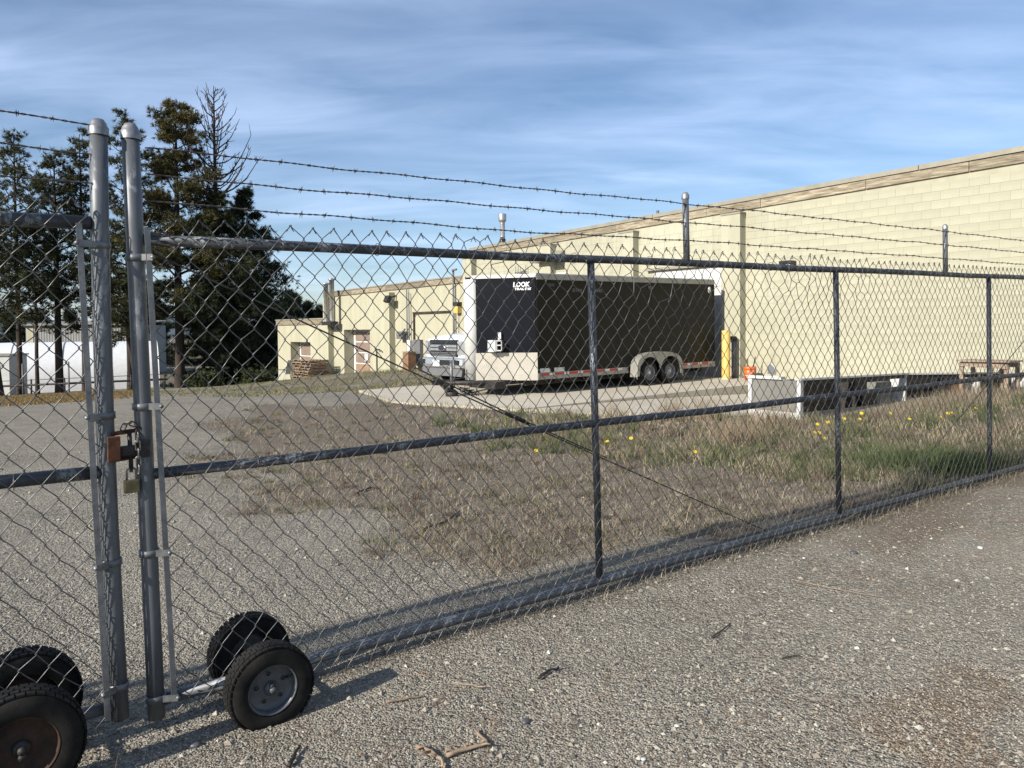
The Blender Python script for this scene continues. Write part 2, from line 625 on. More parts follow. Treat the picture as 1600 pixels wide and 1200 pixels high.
def plate_mat():
    m, nt, b = new_mat('diamond_plate')
    vec = coords(nt, 'Generated')
    w1 = nt.nodes.new('ShaderNodeTexWave'); w1.inputs['Scale'].default_value = 14; w1.bands_direction = 'DIAGONAL'
    nt.links.new(vec, w1.inputs['Vector'])
    ch = nt.nodes.new('ShaderNodeTexVoronoi'); ch.inputs['Scale'].default_value = 34
    nt.links.new(vec, ch.inputs['Vector'])
    h = ramp(nt, ch.outputs['Distance'], [(0.15, 1.0), (0.35, 0.0)])
    n1 = noise(nt, 5, 4, 0.6, vec)
    c = ramp(nt, n1, [(0.3, (0.38, 0.355, 0.30)), (0.7, (0.46, 0.43, 0.365))])
    nt.links.new(c, b.inputs['Base Color'])
    b.inputs['Metallic'].default_value = 0.25
    b.inputs['Roughness'].default_value = 0.45
    bump(nt, b, h, 0.5, 0.01)
    return m


M['plate'] = plate_mat()


def concrete_mat(name='poured_concrete', c1=(0.40, 0.36, 0.28), c2=(0.52, 0.47, 0.38)):
    m, nt, b = new_mat(name)
    vec = coords(nt, 'Object')
    n1 = noise(nt, 0.7, 6, 0.65, vec)
    n2 = noise(nt, 40, 3, 0.7, vec)
    c = ramp(nt, n1, [(0.3, c1), (0.7, c2)])
    c = mixc(nt, 1.0, c, ramp(nt, n2, [(0.3, 0.82), (0.7, 1.05)]), 'MULTIPLY')
    nt.links.new(c, b.inputs['Base Color'])
    b.inputs['Roughness'].default_value = 0.85
    bump(nt, b, n2, 0.2, 0.004)
    return m


M['concrete'] = concrete_mat()
M['grey_panel'] = concrete_mat('stained_grey_panel', (0.135, 0.13, 0.115), (0.20, 0.195, 0.175))
M['canopy_white'] = plain('white_fabric', (0.74, 0.75, 0.77), 0.6)


def ground_mat():
    m, nt, b = new_mat('gravel_ground')
    geo = nt.nodes.new('ShaderNodeNewGeometry')
    vec = geo.outputs['Position']
    a = nt.nodes.new('ShaderNodeAttribute'); a.attribute_name = 'col'
    sp = nt.nodes.new('ShaderNodeSeparateColor'); nt.links.new(a.outputs['Color'], sp.inputs[0])
    vo = nt.nodes.new('ShaderNodeTexVoronoi'); vo.inputs['Scale'].default_value = 95; nt.links.new(vec, vo.inputs['Vector'])
    vo2 = nt.nodes.new('ShaderNodeTexVoronoi'); vo2.inputs['Scale'].default_value = 38; nt.links.new(vec, vo2.inputs['Vector'])
    s1 = ramp(nt, vo.outputs['Color'], [(0.0, (0.085, 0.079, 0.067)), (0.45, (0.245, 0.229, 0.194)), (0.8, (0.345, 0.322, 0.276)), (1.0, (0.54, 0.515, 0.46))])
    s2 = ramp(nt, vo2.outputs['Color'], [(0.0, 0.75), (0.7, 1.0), (1.0, 1.25)])
    n1 = noise(nt, 0.9, 6, 0.6, vec)
    n2 = noise(nt, 7, 5, 0.6, vec)
    tone = ramp(nt, n1, [(0.3, (0.80, 0.78, 0.74)), (0.7, (1.08, 1.05, 1.0))])
    c = mixc(nt, 1.0, mixc(nt, 1.0, s1, s2, 'MULTIPLY'), tone, 'MULTIPLY')
    c = mixc(nt, 1.0, c, ramp(nt, n2, [(0.3, 0.82), (0.7, 1.1)]), 'MULTIPLY')
    # compacted fines showing between the stones, in broad drifts
    fines = ramp(nt, noise(nt, 55, 4, 0.7, vec), [(0.3, (0.215, 0.193, 0.153)), (0.7, (0.35, 0.32, 0.262))])
    dr = mth(nt, 'ADD', mth(nt, 'MULTIPLY', noise(nt, 0.55, 5, 0.62, vec, 0.8), 0.7), mth(nt, 'MULTIPLY', noise(nt, 3.1, 5, 0.6, vec), 0.3))
    c = mixc(nt, ramp(nt, dr, [(0.44, 0.0), (0.60, 0.62)]), c, fines)
    c = mixc(nt, ramp(nt, noise(nt, 1.6, 6, 0.7, vec, 0.5), [(0.60, 0.0), (0.72, 0.45)]), c, (0.13, 0.105, 0.08))
    # dry thatch soil
    dry = ramp(nt, noise(nt, 30, 6, 0.7, vec), [(0.3, (0.085, 0.068, 0.05)), (0.7, (0.24, 0.195, 0.145))])
    edge = noise(nt, 2.2, 5, 0.6, vec)
    def msk(ch, e=0.5):
        s = mth(nt, 'ADD', ch, mth(nt, 'MULTIPLY', mth(nt, 'SUBTRACT', edge, 0.5), e))
        return ramp(nt, s, [(0.36, 0.0), (0.64, 1.0)])
    c = mixc(nt, mth(nt, 'MULTIPLY', msk(sp.outputs[0]), 0.85), c, dry)
    gr = ramp(nt, noise(nt, 14, 5, 0.7, vec), [(0.3, (0.062, 0.066, 0.027)), (0.7, (0.14, 0.135, 0.062))])
    c = mixc(nt, mth(nt, 'MULTIPLY', msk(sp.outputs[1], 0.8), 0.8), c, gr)
    nd = ramp(nt, noise(nt, 40, 5, 0.7, vec), [(0.3, (0.13, 0.088, 0.055)), (0.7, (0.25, 0.18, 0.12))])
    c = mixc(nt, mth(nt, 'MULTIPLY', msk(sp.outputs[2], 1.1), 0.62), c, nd)
    c = mixc(nt, mth(nt, 'MULTIPLY', mth(nt, 'MULTIPLY', a.outputs['Alpha'], ramp(nt, noise(nt, 9, 5, 0.7, vec), [(0.32, 0.35), (0.62, 1.0)])), 0.88), c, (0.035, 0.028, 0.022))  # alpha paints the rail's contact shadow, with dark dirt, into the ground colour
    nt.links.new(c, b.inputs['Base Color'])
    b.inputs['Roughness'].default_value = 0.95
    b.inputs['Specular IOR Level'].default_value = 0.2
    h = mth(nt, 'ADD', mth(nt, 'MULTIPLY', mth(nt, 'SUBTRACT', 1.0, vo.outputs['Distance']), 0.6), mth(nt, 'MULTIPLY', vo2.outputs['Distance'], -0.8))
    bump(nt, b, h, 1.0, 0.018)
    return m


M['ground'] = ground_mat()


# ------------------------------------------------------------------ regions
def poly_px(pts, z=0.0):
    return np.array([on_ground(x, y, z)[:2] for x, y in pts])


def in_poly(P, x, y):
    x = np.asarray(x, float); y = np.asarray(y, float)
    r = np.zeros(x.shape, bool)
    n = len(P)
    for i in range(n):
        x0, y0 = P[i]; x1, y1 = P[(i + 1) % n]
        if y0 == y1: continue
        c = ((y0 > y) != (y1 > y)) & (x < (x1 - x0) * (y - y0) / (y1 - y0) + x0)
        r ^= c
    return r


P_DRY = np.vstack([poly_px([(300, 668), (330, 700), (330, 740), (400, 775), (560, 850), (700, 872), (830, 868), (960, 900), (1130, 862), (1300, 822), (1450, 790), (1600, 760)]),
                   np.array([[12.5, 9.8]]), poly_px([(1750, 640), (1500, 640), (1250, 655), (1165, 652), (900, 642), (740, 642), (600, 628), (400, 634)])])
P_GREEN = np.vstack([poly_px([(640, 668), (780, 648), (900, 645), (1020, 655), (1160, 655), (1250, 660), (1500, 640), (1800, 640)]), np.array([[14.0, 10.8]]),
                     poly_px([(1600, 738), (1500, 752), (1380, 742), (1250, 742), (1120, 735), (960, 728), (800, 690)])])
P_NEEDLE = poly_px([(1080, 900), (1300, 835), (1640, 750), (1800, 780), (1600, 860), (1350, 930), (1180, 960)])
P_BROWN = poly_px([(1500, 1110), (1560, 1060), (1700, 1040), (1800, 1300), (1560, 1260), (1500, 1180)])
P_STRIP = np.array([((x - 800) / 1200 * d, d) for x, d in [(-400, 20), (60, 21), (170, 24), (222, 30), (238, 46), (-400, 46)]])


def soft_poly(P, x, y, sig=0.35, n=14, seed=4):
    r = np.random.default_rng(seed)
    acc = np.zeros(np.shape(x))
    for _ in range(n):
        acc += in_poly(P, x + r.normal(0, sig), y + r.normal(0, sig))
    return acc / n


def wobble(x, y, k=0.35):
    return (x + k * np.sin(y * 2.1 + 1.7 * np.sin(x * 1.3)) + 0.5 * k * np.sin(y * 5.3 + x * 3.1), y + k * np.cos(x * 1.9 + 1.1 * np.sin(y * 1.6)) + 0.5 * k * np.sin(x * 4.7 - y * 2.2))


def fence_t(x, y):
    return (x - FA[0]) * fN[0] + (y - FA[1]) * fN[1]


# ------------------------------------------------------------------ ground sheet
def build_ground():
    def axis(lo, hi, n, c, k):
        t = np.linspace(-1, 1, n)
        s = np.sinh(k * t) / np.sinh(k)
        return np.where(s < 0, c + s * (c - lo), c + s * (hi - c))
    xs = axis(-700, 700, 420, 0.5, 6.6)
    ys = axis(-60, 1500, 460, 4.5, 6.6)
    X, Y = np.meshgrid(xs, ys)
    Z = terrain(X, Y)
    a = aV[0] * X + aV[1] * Y; b = bV[0] * X + bV[1] * Y
    # keep the soil below the slab and inside the building footprint
    under = (-a > 7.6) & (-a < 17.7) & (b > 9.6) & (b < 19)
    Z = np.where(under, Z - 0.25, Z)
    V = np.stack([X, Y, Z], -1).reshape(-1, 3)
    ny, nx = X.shape
    i = np.arange(ny - 1)[:, None] * nx + np.arange(nx - 1)[None, :]
    F = np.stack([i, i + 1, i + nx + 1, i + nx], -1).reshape(-1, 4)
    x = V[:, 0]; y = V[:, 1]
    u = -(aV[0] * x + aV[1] * y); bb = bV[0] * x + bV[1] * y
    xw, yw = wobble(x, y)
    d = soft_poly(P_DRY, xw, yw, 0.5)
    g = soft_poly(P_GREEN, xw, yw, 0.35) * 0.5
    # grassed mound in front of the lower building and rough ground further out
    mound = sstep(17.5, 20, u) * sstep(6.5, 10, bb) * (1 - sstep(32, 42, u))
    d = np.maximum(d, mound * 0.55)
    g = np.maximum(g, mound * 0.42 + 0.10 * (mound > 0.2) * np.sin(u * 1.3) * np.cos(bb * 1.1))
    far = sstep(60, 66, u)
    d = np.maximum(d, far * 0.7); g = np.maximum(g, far * 0.45)
    strip = in_poly(P_STRIP, x, y)
    nd = np.maximum(soft_poly(P_NEEDLE, xw, yw, 0.35) * 0.5 + soft_poly(P_BROWN, xw, yw, 0.12) * 0.85, strip * 0.75)
    d = np.maximum(d, strip * 0.8)
    g = np.where(strip, 0.35, g)
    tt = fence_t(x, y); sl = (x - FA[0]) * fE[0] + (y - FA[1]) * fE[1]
    dark = np.exp(-((tt - 0.045) / 0.065) ** 2) * sstep(0.3, 1.2, sl) * (0.75 + 0.25 * np.sin(sl * 3.1) * np.sin(sl * 7.7))  # painted contact shade and dirt along the front of the bottom rail
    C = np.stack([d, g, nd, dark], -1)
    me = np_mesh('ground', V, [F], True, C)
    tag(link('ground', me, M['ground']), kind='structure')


build_ground()


def build_slab():
    root = empty('concrete_slab', (0, 0, 0), PHI, kind='structure')
    def panel(poly, zf, th=0.3):
        n = len(poly)
        mb = MB()
        top = [(-u, b, zf(u, b)) for u, b in poly]
        bot = [(-u, b, zf(u, b) - th) for u, b in poly]
        fs = [tuple(range(n)), tuple(range(2 * n - 1, n - 1, -1))] + [(i, (i + 1) % n, n + (i + 1) % n, n + i) for i in range(n)]
        mb.add(top + bot, fs)
        mb.build('concrete_panel', M['concrete'], root)
    g = 0.012
    # raised apron in front of the loading door
    zp = lambda u, b: float(np.interp(b, [8, 12.2, 18.4], [0.045, 0.09, 0.165]))
    cuts = [8.6, 12.0, 15.2, 18.3]
    for i in range(3):
        lo = cuts[i] + (g if i else 0); hi = cuts[i + 1]
        for (u0, u1) in ((11.25, 14.4), (14.4 + g, 17.6)):
            if i == 0:
                q0 = 9.1 if u0 < 12 else 8.15
                q1 = 8.15 if u0 < 12 else 9.0
                panel([(u0, q0), (u1, q1), (u1, hi), (u0, hi)], zp)
            else:
                panel([(u0, lo), (u1, lo), (u1, hi), (u0, hi)], zp)
    # lower slab falling towards the wall
    zl = lambda u, b: float(np.interp(b, [8, 11.6, 18.4], [0.05, 0.05, -0.13]))
    panel([(11.25 - g, 9.1), (11.25 - g, 12.6), (7.9, 12.6), (7.9, 11.2), (9.6, 9.9)], zl)
    panel([(11.25 - g, 12.6 + g), (11.25 - g, 18.3), (9.6, 18.3), (9.6, 12.6 + g)], zl)
    panel([(9.6 - g, 12.6 + g), (9.6 - g, 18.3), (7.9, 18.3), (7.9, 12.6 + g)], zl)


build_slab()


# ------------------------------------------------------------------ building
def zroof(u):          # underside of the main fascia
    return 4.95 - 0.0195 * (u - 5.96)


BLD = empty('commercial_building', ab(0, WALL), PHI,
            label='long cream painted block building with a peeling wooden fascia', cat='building')
LZ = Matrix.Rotation(0, 3, 'Z')


def wspan(mb, u0, u1, z0, z1, y0, y1, bev=0.0):
    return mb.span((-u1, y0, z0), (-u0, y1, z1), bev)


def build_walls():
    # core of the main block, 8 mm behind the block faces, in strips so that the roof can fall
    mb = MB()
    top = lambda u: zroof(u) + 0.05
    poly = [(-25.75, -0.9), (14.0, -0.9), (14.0, top(-14.0)), (-25.75, top(25.75))]
    # opening for the loading door is closed by the door itself, set proud
    mb.prism(poly, 0.006, 16.0, ((1, 0, 0), (0, 0, 1), (0, 1, 0)))
    wall = mb.build('wall', M['wall'], BLD)
    BW, BH, BD = 0.4, 0.2, 0.09
    j = 0.005
    one = MB().box((0, BD / 2, 0), (BW - j, BD, BH - j), None, 0.003).mesh('block')
    one.materials.append(M['wall'])
    half = MB().box((0, BD / 2, 0), (BW - j, BD, BH - j)).mesh('tmp')
    hv = np.array([v.co[:] for v in half.vertices]); hf = np.array([p.vertices[:] for p in half.polygons])
    bpy.data.meshes.remove(half)
    cells = []
    for row in range(30):
        zc = -0.6 + BH * (row + 0.5)
        off = 0.2 if row % 2 else 0.0
        for k in range(-30, 65):
            uc = k * BW + off
            if zc + BH / 2 > zroof(uc) + 0.03 or uc > 25.5 or uc < -11: continue
            if 13.14 < uc < 16.05 and zc < 3.34: continue
            dep = 1.0 / max(0.3, (uc * 0.783 + WALL * 0.621))
            cells.append((uc, zc, row))
    # the ones that show largest, above the planter and in frame
    vis = sorted([c for c in cells if 5.3 < c[0] < 12.4 and c[1] > 1.0], key=lambda c: c[0])[:300]
    vs = set(vis)
    for (uc, zc, r) in vis:
        o = link('block', one, None, wall)
        o.location = (-uc, random.uniform(-0.0008, 0.0008), zc)
    nb = NB()
    for c in cells:
        if c in vs: continue
        nb.add(hv + np.array([-c[0], random.uniform(-0.0008, 0.0008), c[1]]), hf)
    o = link('block_courses', nb.mesh('block_courses'), M['wall'], wall)
    o['kind'] = 'stuff'
    # fascia boards and flashing
    ends = [-10.8, -7.2, -3.6, 0.0, 3.6, 7.0, 9.3, 12.2, 14.0, 17.6, 21.3, 23.4, 25.8]
    for q in range(len(ends) - 1):
        u0, u1 = ends[q] + 0.006, ends[q + 1] - 0.006
        mb = MB()
        y0, y1 = -0.045 + random.uniform(-0.004, 0.004), 0.08
        mb.prism([(-u0, zroof(u0)), (-u1, zroof(u1)), (-u1, zroof(u1) + 0.225), (-u0, zroof(u0) + 0.225)], y0, y1, ((1, 0, 0), (0, 0, 1), (0, 1, 0)))
        mb.build('fascia_board', M['fascia'], BLD)
    fl = [-10.8, 1.0, 8.05, 16.0, 25.9]
    for q in range(4):
        u0, u1 = fl[q] + 0.008, fl[q + 1] - 0.008
        mb = MB()
        mb.prism([(-u0, zroof(u0) + 0.227), (-u1, zroof(u1) + 0.227), (-u1, zroof(u1) + 0.335), (-u0, zroof(u0) + 0.335)], -0.08, 0.3, ((1, 0, 0), (0, 0, 1), (0, 1, 0)))
        mb.build('roof_flashing', M['flash'], BLD)
    mb = MB()
    mb.prism([(10.8, zroof(-10.8) + 0.05), (-25.75, zroof(25.75) + 0.05), (-25.75, zroof(25.75) + 0.3), (10.8, zroof(-10.8) + 0.3)], 0.31, 15.9, ((1, 0, 0), (0, 0, 1), (0, 1, 0)))
    mb.build('roof', M['flash'], BLD)
    # pilasters
    for u, zt in ((12.70, 4.70), (16.65, 4.60), (20.6, 4.55), (25.45, 4.45)):
        mb = MB(); wspan(mb, u, u + 0.62, -0.5, zt, -0.26, 0.0)
        mb.build('pilaster', M['wall'], BLD)
        mb = MB(); wspan(mb, u - 0.02, u + 0.64, zt, zt + 0.05, -0.28, 0.0)
        mb.build('pilaster_cap', M['flash'], BLD)
    # lower block
    zl = lambda u: 3.54 - 0.010 * (u - 26)
    mb = MB()
    D2 = (34.75, 37.65, -0.75, 1.60)
    yw = 0.06
    # wall with the door opening cut as separate runs
    for (u0, u1, z0, z1) in ((25.76, D2[0], -1.6, zl(30)), (D2[1], 40.0, -1.6, zl(38)), (D2[0], D2[1], D2[3], zl(36)), (D2[0], D2[1], -1.6, D2[2])):
        wspan(mb, u0, u1, z0, z1, yw, 0.6)
    wspan(mb, 25.76, 40.0, -1.6, zl(40) - 0.02, 0.9, 14.0)
    mb.build('wall', M['wall_far'], BLD)
    for q, (u0, u1) in enumerate(((25.85, 29.4), (29.4, 33.0), (33.0, 36.6), (36.6, 40.05))):
        mb = MB()
        mb.prism([(-u0 - 0.006, zl(u0) + 0.002), (-u1 + 0.006, zl(u1) + 0.002), (-u1 + 0.006, zl(u1) + 0.24), (-u0 - 0.006, zl(u0) + 0.24)], 0.0, 0.5, ((1, 0, 0), (0, 0, 1), (0, 1, 0)))
        mb.build('fascia_board', M['fascia'], BLD)
    mb = MB()
    mb.prism([(-25.85, zl(25.85) + 0.242), (-40.1, zl(40.1) + 0.242), (-40.1, zl(40.1) + 0.30), (-25.85, zl(25.85) + 0.30)], -0.03, 14.0, ((1, 0, 0), (0, 0, 1), (0, 1, 0)))
    mb.build('roof_flashing', M['flash'], BLD)
    for u in (32.2, 38.9):
        mb = MB(); wspan(mb, u, u + 0.62, -1.6, 3.36, -0.26, 0.058)
        mb.build('pilaster', M['wall_far'], BLD)
    roller(D2, 4, True)
    # lowest block
    D1 = (41.95, 44.85, -1.5, 0.90)
    mb = MB()
    for (u0, u1, z0, z1) in ((40.01, D1[0], -2.6, 1.92), (D1[1], 46.85, -2.6, 1.92), (D1[0], D1[1], D1[3], 1.92), (D1[0], D1[1], -2.6, D1[2])):
        wspan(mb, u0, u1, z0, z1, 0.05, 0.6)
    wspan(mb, 40.01, 46.85, -2.6, 1.90, 0.9, 10.0)
    mb.build('wall', M['wall_far'], BLD)
    mb = MB(); wspan(mb, 40.02, 46.95, 1.92, 2.20, -0.02, 0.5)
    mb.build('fascia_board', M['fascia'], BLD)
    mb = MB(); wspan(mb, 40.02, 47.0, 2.202, 2.27, -0.05, 10.0)
    mb.build('roof_flashing', M['flash'], BLD)
    roller(D1, 3, False)


def roller(D, n, board):
    u0, u1, z0, z1 = D
    d = MB(); wspan(d, u0 + 0.01, u1 - 0.01, z0, z1 - 0.01, 0.62, 0.66)
    door = d.build('roll_up_door', M['white'], BLD)
    h = (z1 - z0 - 0.06) / n
    for k in range(n):
        mb = MB(); wspan(mb, u0 + 0.06, u1 - 0.32, z0 + 0.05 + k * h, z0 + 0.05 + (k + 1) * h - 0.09, 0.575, 0.617)
        mb.build('door_panel', M['osb'] if (board and k == 0) else M['door_brown'], door)
    if board:
        mb = MB(); wspan(mb, u0 + 1.25, u0 + 1.55, z0 + h + 0.12, z0 + h + 0.5, 0.566, 0.573)
        mb.build('notice', M['paper'], door)


build_walls()


def build_wall_items():
    # loading door with its canopy strip
    d = MB(); wspan(d, 13.16, 16.0, -0.1, 3.30, -0.004, 0.005)
    door = d.build('loading_door', M['white'], BLD)
    for k in range(6):
        mb = MB(); wspan(mb, 13.2, 15.96, 0.0 + k * 0.55, 0.0 + (k + 1) * 0.55 - 0.015, -0.022, -0.0045)
        mb.build('door_panel', M['white'], door)
    mb = MB(); wspan(mb, 13.02, 16.25, 3.34, 3.42, -0.14, 0.0)
    mb.build('door_lintel', M['flash'], BLD)
    # ventilation louvre with hood
    mb = MB(); wspan(mb, 20.0, 21.0, 2.75, 3.55, -0.05, 0.0)
    lv = mb.build('louvre', M['white'], BLD)
    for k in range(6):
        mb = MB(); mb.box((-20.5, -0.07, 2.85 + k * 0.12), (0.86, 0.05, 0.02), Matrix.Rotation(radians(35), 3, 'X'))
        mb.build('slat', M['white'], lv)
    mb = MB()
    mb.prism([(-0.02, 4.35), (-0.55, 4.0), (-0.55, 3.95), (-0.02, 3.95)], -21.4, -20.1, ((0, 1, 0), (0, 0, 1), (1, 0, 0)))
    mb.build('vent_hood', M['flash'], BLD)
    # exhaust stack on the roof
    u = 24.8; b0 = 0.85
    mb = MB()
    mb.lathe([(0.0, 4.7), (0.13, 4.7), (0.13, 5.22), (0.12, 5.24), (0.0, 5.24)], 16, Matrix.Translation((-u, b0, 0)))
    st = mb.build('exhaust_stack', M['grille_dark'], BLD)
    mb = MB(); mb.lathe([(0.10, 5.23), (0.10, 5.3), (0.115, 5.31), (0.115, 5.34), (0.10, 5.35), (0.10, 5.96), (0.0, 5.96)], 18, Matrix.Translation((-u, b0, 0)))
    mb.build('flue_pipe', M['stack'], st)
    mb = MB(); mb.lathe([(0.10, 5.90), (0.13, 5.94), (0.16, 5.97), (0.165, 6.0), (0.165, 6.22), (0.15, 6.25), (0.0, 6.26)], 18, Matrix.Translation((-u, b0, 0)))
    mb.build('rain_cap', M['stack'], st)
    mb = MB(); mb.tube([(-16.55, 0.8, 4.9), (-16.55, 0.8, 5.35)], 0.05, 8)
    mb.build('vent_pipe', M['zinc'], BLD)
    # pair of flue pipes at the step of the roof
    for du, zt in ((38.75, 4.05), (38.05, 4.25)):
        mb = MB(); mb.lathe([(0.13, 1.95), (0.13, zt), (0.19, zt), (0.19, zt + 0.06), (0.0, zt + 0.12)], 14, Matrix.Translation((-du, -0.42, 0)))
        mb.build('flue_pipe', M['stack'], BLD)
    mb = MB(); wspan(mb, 37.8, 38.95, 1.85, 2.05, -0.62, -0.2)
    for du in (38.75, 38.05): mb.tube([(-du, -0.42, 2.0), (-du, 0.0, 1.6)], 0.03, 6)
    mb.build('flue_bracket', M['dark_steel'], BLD)
    # conduits
    for u, z0, z1 in ((27.05, -0.2, 4.02), (30.9, -0.3, 3.5), (30.72, -0.3, 3.3)):
        mb = MB(); mb.tube([(-u, -0.06, z0), (-u, -0.06, z1)], 0.045 if u < 28 else 0.03, 8)
        if u < 28: mb.tube([(-u, -0.06, z1), (-u + 0.05, -0.12, z1 + 0.05), (-u + 0.5, -0.25, z1 + 0.05)], 0.045, 8)
        mb.build('conduit', M['grey_plastic'], BLD)
    # alarm lamp
    mb = MB(); wspan(mb, 26.62, 26.92, 2.25, 2.55, -0.16, 0.058, 0.02)
    al = mb.build('alarm_lamp', M['yellow'], BLD)
    mb = MB(); wspan(mb, 26.6, 26.94, 2.555, 2.72, -0.18, 0.058)
    mb.build('lamp_cap', M['dark_steel'], al)
    mb = MB(); mb.tube([(-26.77, -0.02, 2.24), (-26.77, -0.02, 1.2)], 0.012, 6); mb.build('cable', M['grey_plastic'], al)
    # flood light near the roof
    mb = MB(); mb.box((-32.05, -0.42, 3.02), (0.38, 0.2, 0.32), Matrix.Rotation(radians(-25), 3, 'X'), 0.03)
    mb.tube([(-32.05, -0.3, 3.1), (-32.05, 0.058, 3.2)], 0.04, 6)
    mb.build('flood_light', M['dark_steel'], BLD)
    # security cameras
    mb = MB(); mb.lathe([(0.0, -0.1), (0.09, -0.07), (0.12, 0.0), (0.10, 0.06), (0.0, 0.08)], 12, Matrix.Translation((-22.4, -0.2, 3.62)))
    mb.tube([(-22.4, -0.2, 3.68), (-22.4, 0.0, 3.75)], 0.03, 6)
    for q in (-0.35, -0.2, 0.25): mb.tube([(-22.4 + q, -0.12, 3.6), (-22.4 + q, -0.12, 3.95)], 0.012, 5)
    mb.tube([(-22.8, -0.12, 3.7), (-22.1, -0.12, 3.7)], 0.02, 5)
    mb.build('roof_camera', M['grey_plastic'], BLD)
    mb = MB(); wspan(mb, 24.45, 24.75, 3.42, 3.50, -0.18, 0.0, 0.015); mb.build('wall_camera', M['grille_dark'], BLD)
    mb = MB(); wspan(mb, 11.15, 11.5, 3.20, 3.30, -0.28, 0.0, 0.02)
    wl = mb.build('wall_light', M['grille_dark'], BLD)
    mb = MB(); wspan(mb, 11.19, 11.46, 3.15, 3.198, -0.26, -0.02, 0.015); mb.build('diffuser', M['box_grey'], wl)
    # outlined blind doorway
    mb = MB()
    wspan(mb, 30.36, 30.46, -0.3, 2.3, -0.01, 0.058); wspan(mb, 27.4, 30.46, 2.302, 2.38, -0.03, 0.058)
    mb.build('door_frame', M['bark'], BLD)
    # services by the truck
    mb = MB(); wspan(mb, 29.7, 30.28, 0.0, 1.12, -0.12, 0.058, 0.01); mb.build('meter_cabinet', M['grey_plastic'], BLD)
    mb = MB(); wspan(mb, 31.0, 31.5, 1.15, 1.5, -0.3, 0.058, 0.02); mb.tube([(-31.2, -0.3, 1.3), (-30.7, -0.3, 1.6)], 0.05, 6)
    mb.build('junction_box', M['grey_plastic'], BLD)
    mb = MB(); wspan(mb, 30.6, 30.88, 0.2, 1.1, -0.1, 0.058, 0.02); mb.build('electric_panel', M['white'], BLD)
    mb = MB(); mb.tube([(-33.2, -0.4, -0.6), (-33.2, -0.4, 0.45), (-33.35, -0.4, 0.7), (-33.6, -0.3, 0.75), (-33.75, -0.1, 0.6), (-33.75, 0.058, 0.6)], 0.035, 7)
    mb.build('gas_pipe', M['dark_steel'], BLD)


build_wall_items()


def place_ab(name, u, b, z=None, rz=0.0, **k):
    p = ab(-u, b)
    if z is None: z = tz(p[0], p[1])
    return empty(name, (p[0], p[1], z), PHI + rz, **k)


